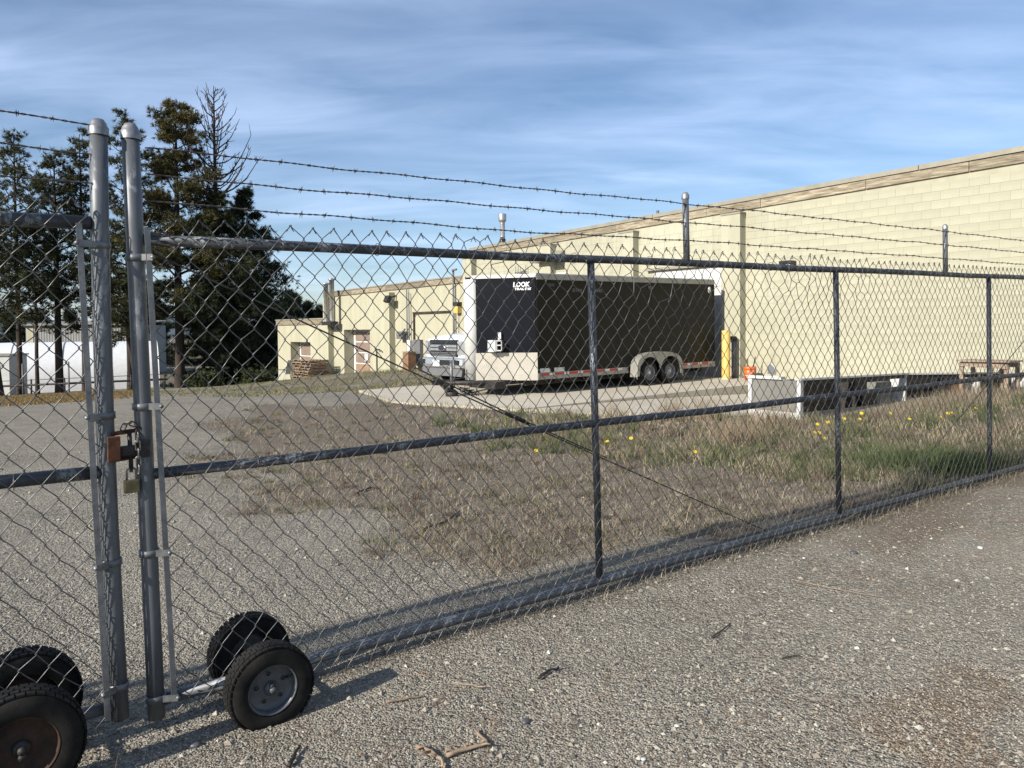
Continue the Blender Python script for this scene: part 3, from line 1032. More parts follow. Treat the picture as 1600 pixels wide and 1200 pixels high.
# planks and boxes by the building
def build_yard_things():
    t = place_ab('timber_post', 29.9, WALL - 0.55, label='short brown wooden post box beside the grey meter cabinet', cat='wooden post')
    mb = MB(); mb.span((-0.24, -0.2, -0.1), (0.24, 0.2, 0.85)); mb.build('post_body', M['brown_box'], t)
    mb = MB(); mb.span((-0.26, -0.22, 0.852), (0.26, 0.22, 0.9)); mb.build('post_cap', M['wood'], t)
    # pallets
    u, b = 39.15, WALL - 1.2
    p0 = ab(-u, b); z0 = tz(p0[0], p0[1]) + 0.0
    ub = MB().box((0, 0, 0), (1.0, 0.11, 0.022)).mesh('deck_board')
    ub.materials.append(M['pallet'])
    sb = MB().box((0, 0, 0), (0.045, 1.15, 0.095)).mesh('stringer')
    sb.materials.append(M['pallet'])
    words = ['lowest', 'second', 'third', 'fourth', 'fifth', 'sixth', 'topmost']
    for k in range(7):
        for side in (0, 1):
            t = place_ab('wooden_pallet', u + side * 1.12 - 0.56 + random.uniform(-0.09, 0.09), b + random.uniform(-0.08, 0.08), z0 + 0.01 + k * 0.150, random.uniform(-0.16, 0.16),
                         label='%s wooden pallet of the %s pallet stack by the small door' % (words[k], 'right' if side == 0 else 'left'), cat='pallet', group='pallets stacked by the far roll up door')
            t.rotation_euler[1] = random.uniform(-0.035, 0.035)
            for i in range(6):
                o = link('deck_board', ub, None, t); o.location = (random.uniform(-.02, .02), -0.5 + i * 0.2, 0.13)
            for i in range(3):
                o = link('deck_board', ub, None, t); o.location = (random.uniform(-.02, .02), -0.5 + i * 0.5, 0.012)
                o = link('stringer', sb, None, t); o.location = (-0.45 + i * 0.45, 0, 0.071)
    # patio chair
    t = place_ab('patio_chair', 41.0, WALL - 1.9, rz=radians(-60), label='grey white plastic patio chair left of the pallets', cat='chair')
    mb = MB(); mb.box((0, 0, 0.43), (0.5, 0.48, 0.04), None, 0.012); mb.build('seat', M['box_grey'], t)
    mb = MB(); mb.box((-0.0, 0.29, 0.80), (0.48, 0.05, 0.80), Matrix.Rotation(radians(-14), 3, 'X'), 0.02); mb.build('backrest', M['box_grey'], t)
    for s in (-1, 1):
        mb = MB(); mb.box((s * 0.27, 0.0, 0.66), (0.06, 0.55, 0.035)); mb.tube([(s * 0.27, -0.22, 0.66), (s * 0.27, -0.24, 0.44)], 0.02, 6); mb.build('armrest', M['grille_dark'], t)
        for q in (-1, 1):
            mb = MB(); mb.tube([(s * 0.2, q * 0.2, 0.42), (s * 0.26, q * 0.27, 0.0)], 0.022, 6); mb.build('leg', M['box_grey'], t)
    # bollard
    t = place_ab('bollard', 12.80, WALL - 0.76, 0.145, label='yellow steel bollard beside the white loading door', cat='bollard')
    mb = MB(); mb.lathe([(0.115, 0.0), (0.115, 1.31), (0.11, 1.335), (0.0, 1.345)], 20); mb.build('bollard_pipe', M['yellow'], t)
    mb = MB(); mb.lathe([(0.16, 0.0), (0.16, 0.02), (0.117, 0.03)], 20); mb.build('base_collar', M['concrete'], t)
    # standpipe beside the bollard
    t = place_ab('stand_pipe', 12.86, WALL - 0.34, 0.155, label='grey capped standpipe on the wall right of the yellow bollard', cat='pipe')
    mb = MB(); mb.tube([(0, 0, 0), (0, 0, 1.05)], 0.055, 12); mb.build('pipe', M['grey_plastic'], t)
    mb = MB(); mb.tube([(-0.12, 0, 1.1), (0.07, 0, 1.1)], 0.07, 12); mb.build('pipe_cap', M['dark_steel'], t)
    # little wooden stake
    t = place_ab('wooden_stake', 12.35, WALL - 0.45, -0.12, label='thin pale stake standing against the wall by the bucket', cat='stake')
    mb = MB(); mb.box((0, 0, 0.42), (0.05, 0.04, 0.84)); mb.build('stake_shaft', M['wood'], t)
    # orange bucket
    t = place_ab('bucket', 11.0, 15.4, 0.0, label='orange plastic bucket on the apron behind the white bins', cat='bucket')
    q = on_plane(1171, 590, bV * 17.85, bV); t.location = (q[0], q[1], 0.155)
    s = 1.0
    mb = MB(); mb.lathe([(0.0, 0.0), (0.125, 0.0), (0.15, 0.33), (0.138, 0.33), (0.115, 0.02), (0.0, 0.02)], 20); mb.build('bucket_body', M['orange'], t)
    mb = MB(); mb.lathe([(0.146, 0.27), (0.165, 0.275), (0.165, 0.345), (0.152, 0.35), (0.146, 0.335)], 20, None, True); mb.build('rim', M['orange'], t)
    mb = MB(); mb.tube([(0.16 * cos(q), -0.16 * sin(q) - 0.02, 0.28 - 0.17 * sin(q)) for q in np.linspace(0, pi, 12)], 0.006, 6); mb.build('handle', M['white'], t)
    # supporting crate below the bucket
    bz = t.location
    # stick
    t2 = empty('wooden_stick', (bz[0] + 0.05, bz[1] - 0.02, bz[2]), 0, label='dark wooden stick leaning out of the orange bucket', cat='stick')
    mb = MB(); mb.tube([(0, 0, 0.05), (0.04, 0.0, 0.3), (0.12, 0.05, 0.62)], [0.016, 0.017, 0.014], 7); mb.build('stick_shaft', M['bark'], t2)


build_yard_things()


# ------------------------------------------------------------------ white framed bins
def build_bins():
    B = on_ground(1251, 661, 0.0)[:2]
    G = 'white framed open bins in a row'
    def make(o, rot, Lr, H, tilt, xs, label, wing):
        root = empty('storage_bin', (o[0], o[1], 0.0), rot, label=label, cat='storage bin', group=G)
        root.rotation_euler[1] = tilt
        W = 0.34
        def bx(lo, hi, name, mat, bev=0.0):
            return MB().span(lo, hi, bev).build(name, mat, root)
        if wing:
            Ww = 0.97
            bx((0.012, 0.07, 0.16), (0.05, Ww - 0.05, H - 0.055), 'end_panel', M['grey_panel'])
            bx((0.0, 0.07, -0.1), (0.06, Ww - 0.05, 0.158), 'kick_panel', M['white'])
            bx((-0.012, 0.0, -0.1), (0.075, 0.068, H - 0.05), 'frame_post', M['white'])
            bx((-0.012, Ww - 0.048, -0.1), (0.075, Ww + 0.02, H - 0.05), 'frame_post', M['white'])
            bx((-0.03, W + 0.002, H - 0.048), (0.09, Ww + 0.04, H), 'frame_rail', M['white'])
            bx((-0.016, 0.42, 0.05), (-0.003, 0.56, 0.075), 'handle', M['grey_plastic'])
        bx((-0.03, -0.02, H - 0.048), (Lr, 0.10, H - 0.018), 'top_board', M['white'])
        bx((0.08, W - 0.045, -0.1), (Lr - 0.02, W - 0.005, H - 0.05), 'back_panel', M['dark_steel'])
        last = 0.08
        for x in xs:
            bx((x, 0.004, -0.1), (x + 0.055, W - 0.047, H - 0.05), 'divider', M['white'] if x in (xs[-1], 1.85) else M['dark_steel'])
            bx((last + 0.003, 0.03, 0.02), (x - 0.003, W - 0.048, 0.05), 'bay_floor', M['dark_steel'])
            bx((last + 0.003, 0.0, -0.1), (x - 0.003, 0.028, 0.16), 'bay_front', M['grey_plastic'])
            bx((last + 0.02, 0.02, H - 0.12), (x - 0.02, 0.05, H - 0.052), 'bay_lintel', M['dark_steel'])
            last = x + 0.055
        return root, bx
    r1, bx1 = make(B, radians(38.4), 3.72, 0.74, radians(0.9), (1.75, 3.66), 'nearest white framed bin with a grey end panel and dark open bays', True)
    for (x0, x1, h, m) in ((2.2, 2.7, 0.40, 'dark_steel'), (2.75, 3.3, 0.56, 'grey_panel')):
        bx1((x0, 0.10, 0.051), (x1, 0.3, h), 'stored_panel', M[m])
    q = B + 3.78 * np.array([cos(radians(38.4)), sin(radians(38.4))])
    r2, bx2 = make(q, radians(20), 3.25, 0.675, radians(1.2), (0.95, 1.85, 3.17), 'far white framed bin half sunk in brown weeds by the wall', False)
    for (x0, x1, h, m) in ((1.0, 1.6, 0.45, 'brown_box'), (2.2, 2.9, 0.40, 'rust')):
        bx2((x0, 0.10, 0.051), (x1, 0.3, h), 'stored_panel', M[m])
    return B


BB = build_bins()
BD = np.array([cos(radians(32)), sin(radians(32))])


def build_bench():
    # low slatted bench behind the bins, against the wall
    P = on_plane(1494, 583, bV * 16.4, bV); Q = on_plane(1577, 582, bV * 16.4, bV)
    d = Q - P; L = float(np.linalg.norm(d[:2])); rot = atan2(d[1], d[0])
    gz = tz(P[0], P[1])
    t = empty('slatted_table', (P[0], P[1], gz), rot, label='low weathered wooden table standing behind the white bins', cat='table')
    zt = float(on_plane(1494, 562, bV * 16.4, bV)[2]) - gz
    for i in range(5):
        mb = MB(); mb.box((L / 2, 0.05 + i * 0.15, zt - 0.02 - (0.01 if i == 3 else 0)), (L, 0.13, 0.03)); mb.build('slat', M['wood'], t)
    for y in (0.06, 0.62):
        mb = MB(); mb.box((L / 2, y, zt - 0.10), (L - 0.1, 0.03, 0.09), Matrix.Rotation(radians(2.5 if y < 0.1 else 0), 3, 'Y')); mb.build('apron', M['wood'], t)
        for x in (0.06, L * 0.62, L - 0.08):
            mb = MB(); mb.box((x, y + 0.04, (zt - 0.06) / 2), (0.07, 0.05, zt - 0.06)); mb.build('leg', M['wood'], t)
    # scoop behind the bins
    P = on_plane(1199, 584, bV * 13.2, bV)
    t = empty('scoop_shovel', (P[0], P[1], tz(P[0], P[1])), PHI + 0.5, label='dark grey scoop with a pale rim sticking up behind the white bins', cat='scoop')
    h = P[2] - t.location[2]
    mb = MB()
    prof = [(0, 0), (0.02, 0.17), (0.06, 0.2), (0.13, 0.12), (0.17, 0.03), (0.16, -0.02)]
    mb.prism([(x, z + h) for x, z in prof], -0.02, 0.0, ((1, 0, 0), (0, 0, 1), (0, 1, 0)))
    mb.build('blade', M['grey_plastic'], t)
    mb = MB(); mb.tube([(x + 0.004, -0.01, z + h + 0.004) for x, z in prof[1:5]], 0.012, 6); mb.build('blade_rim', M['box_grey'], t)
    mb = MB(); mb.tube([(0.08, 0.0, h + 0.05), (0.05, 0.03, 0.0)], 0.018, 7); mb.build('handle', M['wood'], t)


build_bench()


# ------------------------------------------------------------------ trailer
def text_mesh(txt, size, extrude=0.002, shear=0.0, bold=0.0):
    cu = bpy.data.curves.new('txt', 'FONT')
    cu.body = txt; cu.size = size; cu.extrude = extrude; cu.shear = shear; cu.offset = bold
    cu.resolution_u = 3
    o = bpy.data.objects.new('txt', cu)
    COL.objects.link(o)
    dg = bpy.context.evaluated_depsgraph_get()
    me = bpy.data.meshes.new_from_object(o.evaluated_get(dg))
    bpy.data.objects.remove(o)
    me.materials.clear()
    return me


def put(o, right, up, loc):
    r = Vector(right).normalized(); u = Vector(up).normalized(); n = r.cross(u)
    o.matrix_local = Matrix(((r.x, u.x, n.x, loc[0]), (r.y, u.y, n.y, loc[1]), (r.z, u.z, n.z, loc[2]), (0, 0, 0, 1)))


def road_wheel(parent, loc, side, r, w, name_t='tyre', hub='alu', rimmat='grey_plastic', rr=0.6):
    """wheel part with tyre and rim sub-parts; axis along local x; side=+1 faces +x"""
    M4 = Matrix.Translation(loc) @ Matrix.Rotation(radians(90) * side, 4, 'Y')
    mb = MB(); h = w / 2
    mb.lathe([(r * 0.56, -h), (r * 0.86, -h), (r * 0.97, -h * 0.78), (r, -h * 0.4), (r, h * 0.4), (r * 0.97, h * 0.78), (r * 0.86, h), (r * rr, h), (r * 0.56, h * 0.8)], 28, M4)
    wh = mb.build('wheel', M['rubber'], parent)
    mb = MB()
    mb.lathe([(r * (rr + 0.01), h * 0.98), (r * (rr - 0.03), h * 1.02), (r * (rr - 0.07), h * 0.55), (r * 0.40, h * 0.35), (r * 0.30, h * 0.62), (r * 0.18, h * 0.66), (0, h * 0.66)], 28, M4)
    mb.build('rim', M[rimmat], wh)
    mb = MB(); mb.lathe([(r * 0.14, h * 0.66), (r * 0.13, h * 1.0), (0, h * 1.05)], 14, M4)
    mb.build('hub', M[hub], wh)
    mb = MB()
    for k in range(6):
        q = k * pi / 3
        mb.lathe([(0.0, h * 0.5), (r * 0.055, h * 0.5), (r * 0.055, h * 0.8), (0, h * 0.8)], 6, M4 @ Matrix.Translation((r * 0.24 * cos(q), r * 0.24 * sin(q), 0)))
    mb.build('lug_nuts', M['chrome'], wh)['kind'] = 'stuff'
    return wh


def build_trailer():
    L = 6.42; Wd = 2.58; z0, z1 = 0.335, 2.69           # above its own ground at the front corner
    # front near corner at (u=12.57, b=10.67)
    root = place_ab('cargo_trailer', 13.18, 11.19, 0.105, label='black enclosed cargo trailer with a white cornered V nose parked at the loading door', cat='trailer')
    root.rotation_mode = 'XYZ'
    # the trailer climbs the apron slightly: tilt about its local x
    root.rotation_euler = (radians(0.65), 0, PHI)
    # local: x=+ towards the camera side (near side at x=0), y=+ rearwards
    NT = 0.965
    foot = [(0, 0), (0, L), (-Wd, L), (-Wd, 0), (-Wd / 2 - 0.12, -NT), (-Wd / 2 + 0.12, -NT)]
    mb = MB(); mb.prism([(x, y) for x, y in [(-0.01, 0.0), (-0.01, L - 0.01), (-Wd + 0.01, L - 0.01), (-Wd + 0.01, 0.0), (-Wd / 2 - 0.1, -NT + 0.02), (-Wd / 2 + 0.1, -NT + 0.02)]], z0 + 0.02, z1 - 0.02, ((1, 0, 0), (0, 1, 0), (0, 0, 1)))
    body = mb.build('body', M['black_skin'], root)
    # near side skin panels (faint seams)
    n = 5
    for k in range(n):
        mb = MB(); mb.span((-0.008, 0.05 + k * (L - 0.1) / n + 0.003, z0 + 0.13), (0.006, 0.05 + (k + 1) * (L - 0.1) / n - 0.003, z1 - 0.12))
        mb.build('side_panel', M['black_skin'], root)
    for y0, y1, nm in ((0.0, 0.048, 'corner_trim'), (L - 0.048, L, 'corner_trim')):
        mb = MB(); mb.span((-0.01, y0, z0 + 0.13), (0.012, y1, z1 - 0.12)); mb.build(nm, M['black_skin'], root)
    mb = MB(); mb.span((-0.03, 0.0, z1 - 0.118), (0.022, L, z1 + 0.01), 0.01); mb.build('top_rail', M['trim_grey'], root)
    mb = MB(); mb.span((-Wd + 0.02, 0.0, z1 - 0.018), (-0.032, L, z1 + 0.03)); mb.build('roof', M['white'], root)
    mb = MB(); mb.span((-0.03, 0.0, z0 - 0.02), (0.02, 2.93, z0 + 0.127)); mb.build('bottom_rail', M['trim_grey'], root)
    mb = MB(); mb.span((-0.03, 4.77, z0 - 0.02), (0.02, L, z0 + 0.127)); mb.build('bottom_rail', M['trim_grey'], root)
    y = 0.05; k = 0
    while y < L - 0.3:
        if not (2.6 < y < 4.8):
            mb = MB(); mb.span((0.0205, y, z0 + 0.068), (0.023, y + 0.28, z0 + 0.118)); mb.build('red_tape', M['tape_red'], root)
            mb = MB(); mb.span((0.0205, y + 0.285, z0 + 0.068), (0.023, y + 0.44, z0 + 0.118)); mb.build('white_tape', M['tape_white'], root)
        y += 0.445
    # nose faces
    def face(p, q, za, zb, name, mat, out=0.01, s0=0.0, s1=1.0):
        p = np.array(p, float); q = np.array(q, float)
        a = p + (q - p) * s0; b = p + (q - p) * s1
        t = (q - p) / np.linalg.norm(q - p); nn = np.array([t[1], -t[0]])
        if nn[1] > 0: nn = -nn
        poly = [a, b, b + nn * out, a + nn * out]
        mb = MB(); mb.prism(poly, za, zb, ((1, 0, 0), (0, 1, 0), (0, 0, 1))); return mb.build(name, mat, root), t, nn
    tipN = (-Wd / 2 + 0.12, -NT); tipF = (-Wd / 2 - 0.12, -NT)
    face((0, 0), tipN, z0 + 0.60, z1 - 0.07, 'nose_panel', M['nose_skin'], 0.006, 0.02, 0.93)
    face((0, 0), tipN, z0 - 0.03, z0 + 0.597, 'stone_guard', M['plate'], 0.014, 0.0, 0.99)
    face((0, 0), tipN, z1 - 0.068, z1 + 0.012, 'nose_trim', M['white'], 0.03, 0.0, 1.0)
    face((-Wd, 0), tipF, z0 - 0.03, z1 - 0.07, 'nose_panel', M['nose_skin'], 0.006, 0.0, 0.95)
    face((-Wd, 0), tipF, z1 - 0.068, z1 + 0.012, 'nose_trim', M['white'], 0.03, 0.0, 1.0)
    # white rounded nose cap
    prof = []
    d1 = np.array([0.0, 0.0]) - np.array(tipN); d1 /= np.linalg.norm(d1)
    for q in np.linspace(radians(-36), radians(216), 14):
        prof.append((-Wd / 2 + 0.20 * cos(q), -NT + 0.09 - 0.17 * sin(q)))
    mb = MB(); mb.prism(prof, z0 - 0.02, z1 - 0.072, ((1, 0, 0), (0, 1, 0), (0, 0, 1)))
    cap = mb.build('nose_cap', M['white'], root)
    for p in cap.data.polygons:
        p.use_smooth = len(p.vertices) == 4 and abs(p.normal.z) < 0.5
    # lettering
    t = np.array(tipN, float); t /= np.linalg.norm(t)
    nn = np.array([t[1], -t[0]]);
    if nn[1] > 0: nn = -nn
    right = (-t[0], -t[1], 0)
    def letter(txt, size, s, z, name, mat, shear=0.0, bold=0.0, sx=1.0):
        me = text_mesh(txt, size, 0.002, shear, bold)
        me.transform(Matrix.Scale(sx, 4, (1, 0, 0)))
        o = link(name, me, mat, root)
        p = np.array(tipN) * s + nn * 0.010
        put(o, right, (0, 0, 1), (p[0], p[1], z))
    letter('LOOK', 0.145, 0.355, z1 - 0.27, 'lettering', M['paper'], 0.12, 0.007, 0.92)
    letter('TRAILERS', 0.072, 0.335, z1 - 0.345, 'lettering', M['paper'], 0.2, 0.003, 1.25)
    for txt, y in (('2STRN', 1.08), ('TINES', 1.80)):
        o = link('lettering', text_mesh(txt, 0.105, 0.001, 0.1), M['grey_plastic'], root)
        put(o, (0, 1, 0), (0, 0, 1), (0.0075, y, z1 - 0.38))
    mb = MB(); mb.lathe([(0.0, 0.0), (0.06, 0.0), (0.06, 0.015), (0, 0.022)], 16, Matrix.Translation((0.006, L - 0.22, z1 - 0.27)) @ Matrix.Rotation(radians(90), 4, 'Y') @ Matrix.Scale(1.5, 4, (1, 0, 0)))
    mb.build('marker_light', M['box_grey'], root)
    for y in (0.35, 3.7):
        mb = MB(); mb.span((0.0065, y, z1 - 0.27), (0.03, y + 0.16, z1 - 0.20), 0.006); mb.build('marker_light', M['grille_dark'], root)
    # white document boxes low at the front
    for y in (0.06, 0.5):
        mb = MB(); mb.span((0.0065, y, z0 + 0.135), (0.012, y + 0.3, z0 + 0.23)); mb.build('sticker', M['box_grey'], root)
    # power inlet box on the nose
    ctr = np.array(tipN) * 0.665 + nn * 0.12
    rotb = Matrix.Rotation(atan2(-t[1], -t[0]), 3, 'Z')
    mb = MB(); mb.box((ctr[0], ctr[1], z0 + 0.755), (0.19, 0.19, 0.27), rotb, 0.012); ib = mb.build('inlet_box', M['box_grey'], root)
    c2 = np.array(tipN) * 0.555 + nn * 0.13
    mb = MB()
    for dz in (-0.10, 0.02, 0.12): mb.box((c2[0], c2[1], z0 + 0.755 + dz), (0.12, 0.15, 0.025), rotb)
    for q in (-0.055, 0.055): mb.box((c2[0] - t[0] * q, c2[1] - t[1] * q, z0 + 0.76), (0.014, 0.14, 0.22), rotb)
    mb.build('bracket', M['alu'], ib)
    c3 = np.array(tipN) * 0.565 + nn * 0.05
    mb = MB(); mb.box((c3[0], c3[1], z0 + 0.98), (0.07, 0.06, 0.16), rotb, 0.008); mb.build('inlet_cover', M['paper'], ib)
    # fender and wheels
    mb = MB()
    y0, y1, yc = 2.98, 4.74, 3.86
    outer = []; 
    for q in np.linspace(pi, 0, 25):
        outer.append((yc - 0.88 * (abs(cos(q)) ** 0.75) * (1 if cos(q) < 0 else -1) * -1 * -1, z0 - 0.12 + 0.60 * (max(sin(q), 0) ** 0.5)))
    outer = sorted(outer, key=lambda p: p[0])
    inner = []
    for cy in (3.47, 4.25):
        for q in np.linspace(pi, 0, 13):
            inner.append((cy + 0.385 * cos(q), 0.30 + 0.40 * sin(q)))
    # outer skirt with two wheel arches
    vs = []; 
    def arch_z(y):
        z = -1
        for cy in (3.47, 4.25):
            if abs(y - cy) < 0.40: z = max(z, 0.30 + sqrt(0.40 ** 2 - (y - cy) ** 2))
        return z
    ys = np.linspace(y0, y1, 61); oy = np.array([p[0] for p in outer]); oz = np.array([p[1] for p in outer])
    for yy in ys:
        zt = float(np.interp(yy, oy, oz)); zb = min(max(arch_z(yy), z0 - 0.10), zt - 0.05)
        for x in (0.03, 0.27):
            vs.append((x, yy, zt))
        vs.append((0.27, yy, zb)); vs.append((0.25, yy, zb))
    fs = []
    for i in range(60):
        a = i * 4; b = a + 4
        fs += [(a, b, b + 1, a + 1), (a + 1, b + 1, b + 2, a + 2), (a + 2, b + 2, b + 3, a + 3)]
    mb.add(vs, fs)
    mb.build('fender', M['trim_grey'], root)
    for cy in (3.47, 4.25):
        road_wheel(root, Vector((0.14, cy, 0.31)), 1, 0.325, 0.20)
        road_wheel(root, Vector((-Wd - 0.14, cy, 0.31)), -1, 0.325, 0.20)
        mb = MB(); mb.tube([(0.05, cy, 0.31), (-Wd - 0.05, cy, 0.31)], 0.04, 8); mb.build('axle', M['dark_steel'], root)
    # chassis
    mb = MB()
    for x in (-0.35, -Wd + 0.35): mb.span((x - 0.04, -0.1, z0 - 0.16), (x + 0.04, L - 0.1, z0 - 0.022))
    for yy in (0.6, 1.6, 2.5, 5.0, 5.8): mb.span((-Wd + 0.1, yy, z0 - 0.12), (-0.1, yy + 0.06, z0 - 0.023))
    mb.build('chassis', M['dark_steel'], root)
    # tongue, coupler, jack
    mb = MB()
    for x in (-0.45, -Wd + 0.45):
        mb.tube([(x, -0.3, z0 - 0.07), (-Wd / 2 + (0.05 if x > -1.2 else -0.05), -NT - 0.75, z0 - 0.05)], 0.055, 6)
    tongue = mb.build('tongue', M['dark_steel'], root)
    mb = MB(); mb.box((-Wd / 2, -NT - 0.85, z0 - 0.03), (0.12, 0.32, 0.12), None, 0.03); mb.lathe([(0, 0.0), (0.07, 0.0), (0.08, 0.06), (0.05, 0.1), (0, 0.11)], 14, Matrix.Translation((-Wd / 2, -NT - 0.98, z0 - 0.03)))
    mb.build('coupler', M['dark_steel'], tongue)
    jx, jy = -Wd / 2 + 0.02, -NT - 0.52
    mb = MB(); mb.tube([(jx, jy, 0.12), (jx, jy, 0.78)], 0.035, 10); mb.tube([(jx, jy, 0.72), (jx + 0.18, jy - 0.05, 0.72), (jx + 0.2, jy - 0.05, 0.6)], 0.012, 6)
    jack = mb.build('jack', M['zinc'], root)
    mb = MB(); mb.lathe([(0.0, -0.05), (0.13, -0.045), (0.15, 0.0), (0.14, 0.07), (0.07, 0.13), (0.0, 0.14)], 16, Matrix.Translation((jx, jy, 0.0)))
    mb.build('jack_foot', M['dark_steel'], jack)
    mb = MB()
    for q in range(5):
        mb.tube([(jx + 0.12 * cos(w) + 0.02 * q, jy - 0.1 + 0.1 * sin(w), 0.16 + 0.05 * sin(2 * w + q) + 0.02 * q) for w in np.linspace(0, 2 * pi, 14)], 0.013, 5)
    mb.build('safety_chains', M['dark_steel'], tongue)
    # battery/tool box under nose
    mb = MB(); mb.span((-Wd / 2 - 0.1, -NT + 0.05, z0 - 0.2), (-Wd / 2 + 0.9, -NT + 0.35, z0 - 0.035)); mb.build('step_bar', M['dark_steel'], root)
    return root


build_trailer()


# ------------------------------------------------------------------ truck
def build_truck():
    root = place_ab('pickup_truck', 16.0, 11.1, 0.06, label='white heavy duty pickup truck facing out beside the black trailer', cat='truck')
    W = 2.0
    cx = -W / 2
    # loft of cross-sections along y (0 = front)
    def loft(secs, name, mat, parent=root):
        mb = MB(); n = len(secs[0][1]); vs = []; fs = []
        for y, pts in secs:
            vs += [(x + cx, y, z) for x, z in pts]
        for i in range(len(secs) - 1):
            for k in range(n):
                k2 = (k + 1) % n
                fs.append((i * n + k, i * n + k2, (i + 1) * n + k2, (i + 1) * n + k))
        fs.append(tuple(range(n))); fs.append(tuple(range((len(secs) - 1) * n, len(secs) * n))[::-1])
        mb.add(vs, fs)
        return mb.build(name, mat, parent)
    def sec(w, z0, z1, c=0.08):
        h = w / 2
        return [(-h, z0), (-h, z1 - c), (-h + c, z1), (h - c, z1), (h, z1 - c), (h, z0)]
    loft([(0.10, sec(1.72, 0.72, 1.20, 0.05)), (0.16, sec(1.90, 0.62, 1.26, 0.07)), (0.5, sec(1.98, 0.55, 1.32)), (1.35, sec(2.0, 0.5, 1.38)), (1.36, sec(2.02, 0.5, 1.22, 0.05)), (4.0, sec(2.02, 0.5, 1.22, 0.05)), (4.02, sec(2.02, 0.5, 1.42, 0.03)), (6.2, sec(2.02, 0.5, 1.42, 0.03))], 'body', M['white_gloss'])
    # raised bonnet centre
    loft([(0.13, sec(1.30, 1.15, 1.27, 0.05)), (0.5, sec(1.40, 1.2, 1.365, 0.06)), (1.34, sec(1.5, 1.2, 1.43, 0.07))], 'bonnet', M['white_gloss'])
    cab = loft([(1.20, sec(1.84, 1.2, 1.36, 0.05)), (1.95, sec(1.62, 1.2, 1.93, 0.09)), (3.6, sec(1.62, 1.2, 1.95, 0.09)), (3.98, sec(1.72, 1.2, 1.5, 0.05))], 'cab', M['white_gloss'])
    mb = MB(); mb.add([(cx - 0.80, 1.30, 1.44), (cx + 0.80, 1.30, 1.44), (cx + 0.70, 1.90, 1.885), (cx - 0.70, 1.90, 1.885)], [(0, 1, 2, 3)])
    for i, v in enumerate(mb.v): mb.v[i] = (v[0], v[1] - 0.02, v[2] + 0.015)
    mb.build('windscreen', M['glass_dark'], root)
    # grille
    mb = MB(); mb.box((cx, 0.09, 1.02), (1.30, 0.05, 0.44), None, 0.02); gr = mb.build('grille', M['grille_dark'], root)
    for z, h in ((1.075, 0.07), (0.985, 0.07)):
        mb = MB(); mb.box((cx, 0.055, z), (1.26, 0.03, h), None, 0.01); mb.build('grille_bar', M['chrome'], gr)
    for z in (0.90, 0.86, 0.82):
        mb = MB(); mb.box((cx, 0.058, z), (1.2, 0.02, 0.018)); mb.build('grille_bar', M['grey_plastic'], gr)
    mb = MB(); mb.box((cx, 0.06, 1.185), (1.26, 0.03, 0.10), None, 0.01); mb.build('grille_surround', M['grille_dark'], gr)
    mb = MB(); mb.lathe([(0, 0.0), (0.17, 0.0), (0.17, 0.03), (0.145, 0.035)], 24, Matrix.Translation((cx, 0.03, 1.03)) @ Matrix.Scale(0.48, 4, (0, 0, 1)) @ Matrix.Rotation(radians(90), 4, 'X'))
    em = mb.build('emblem', M['chrome'], gr)
    mb = MB(); mb.lathe([(0, 0.036), (0.14, 0.036)], 24, Matrix.Translation((cx, 0.03, 1.03)) @ Matrix.Scale(0.48, 4, (0, 0, 1)) @ Matrix.Rotation(radians(90), 4, 'X'))
    mb.build('emblem_disc', plain('dark_blue_emblem', (0.03, 0.035, 0.045), 0.3), gr)
    for s in (-1, 1):
        mb = MB(); mb.box((cx + s * 0.80, 0.13, 1.03), (0.30, 0.14, 0.36), Matrix.Rotation(radians(14 * s), 3, 'Z'), 0.04); hl = mb.build('headlight', M['lens'], root)
        mb = MB(); mb.box((cx + s * 0.74, 0.055, 1.08), (0.12, 0.02, 0.17), Matrix.Rotation(radians(14 * s), 3, 'Z')); mb.build('lamp_bezel', M['grille_dark'], hl)
        mb = MB(); mb.box((cx + s * 1.19, 1.75, 1.40), (0.22, 0.12, 0.34), None, 0.04); mb.tube([(cx + s * 0.98, 1.75, 1.35), (cx + s * 1.1, 1.75, 1.35)], 0.03, 6); mb.build('mirror', M['grille_dark'], root)
    # bumper
    mb = MB()
    pr = [(0.0, 0.50), (-0.06, 0.53), (-0.08, 0.60), (-0.07, 0.74), (-0.02, 0.78), (0.10, 0.78), (0.10, 0.50)]
    vs = []; fs = []
    xs = [-1.02, -0.96, -0.8, 0.8, 0.96, 1.02]; yo = [0.16, 0.08, 0.0, 0.0, 0.08, 0.16]
    for x, o in zip(xs, yo): vs += [(cx + x, y + o, z) for y, z in pr]
    n = len(pr)
    for i in range(5):
        for k in range(n):
            k2 = (k + 1) % n
            fs.append((i * n + k, i * n + k2, (i + 1) * n + k2, (i + 1) * n + k))
    fs += [tuple(range(n)), tuple(range(5 * n, 6 * n))[::-1]]
    mb.add(vs, fs); bp = mb.build('bumper', M['chrome'], root)
    mb = MB(); mb.box((cx + 0.2, -0.075, 0.655), (0.75, 0.02, 0.13)); mb.build('air_intake', M['grille_dark'], bp)
    for s in (-1, 1):
        mb = MB(); mb.box((cx + s * 0.78, -0.07, 0.66), (0.2, 0.03, 0.13), None, 0.01); mb.build('fog_lamp', M['grille_dark'], bp)
    mb = MB(); mb.box((cx - 0.10, -0.1, 0.63), (0.31, 0.012, 0.16)); mb.build('licence_plate', M['paper'], bp)
    mb = MB(); mb.prism([(cx - 0.92, 0.30), (cx + 0.92, 0.30), (cx + 0.97, 0.495), (cx - 0.97, 0.495)], 0.0, 0.06, ((1, 0, 0), (0, 0, 1), (0, 1, 0))); mb.build('valance', M['grey_plastic'], root)
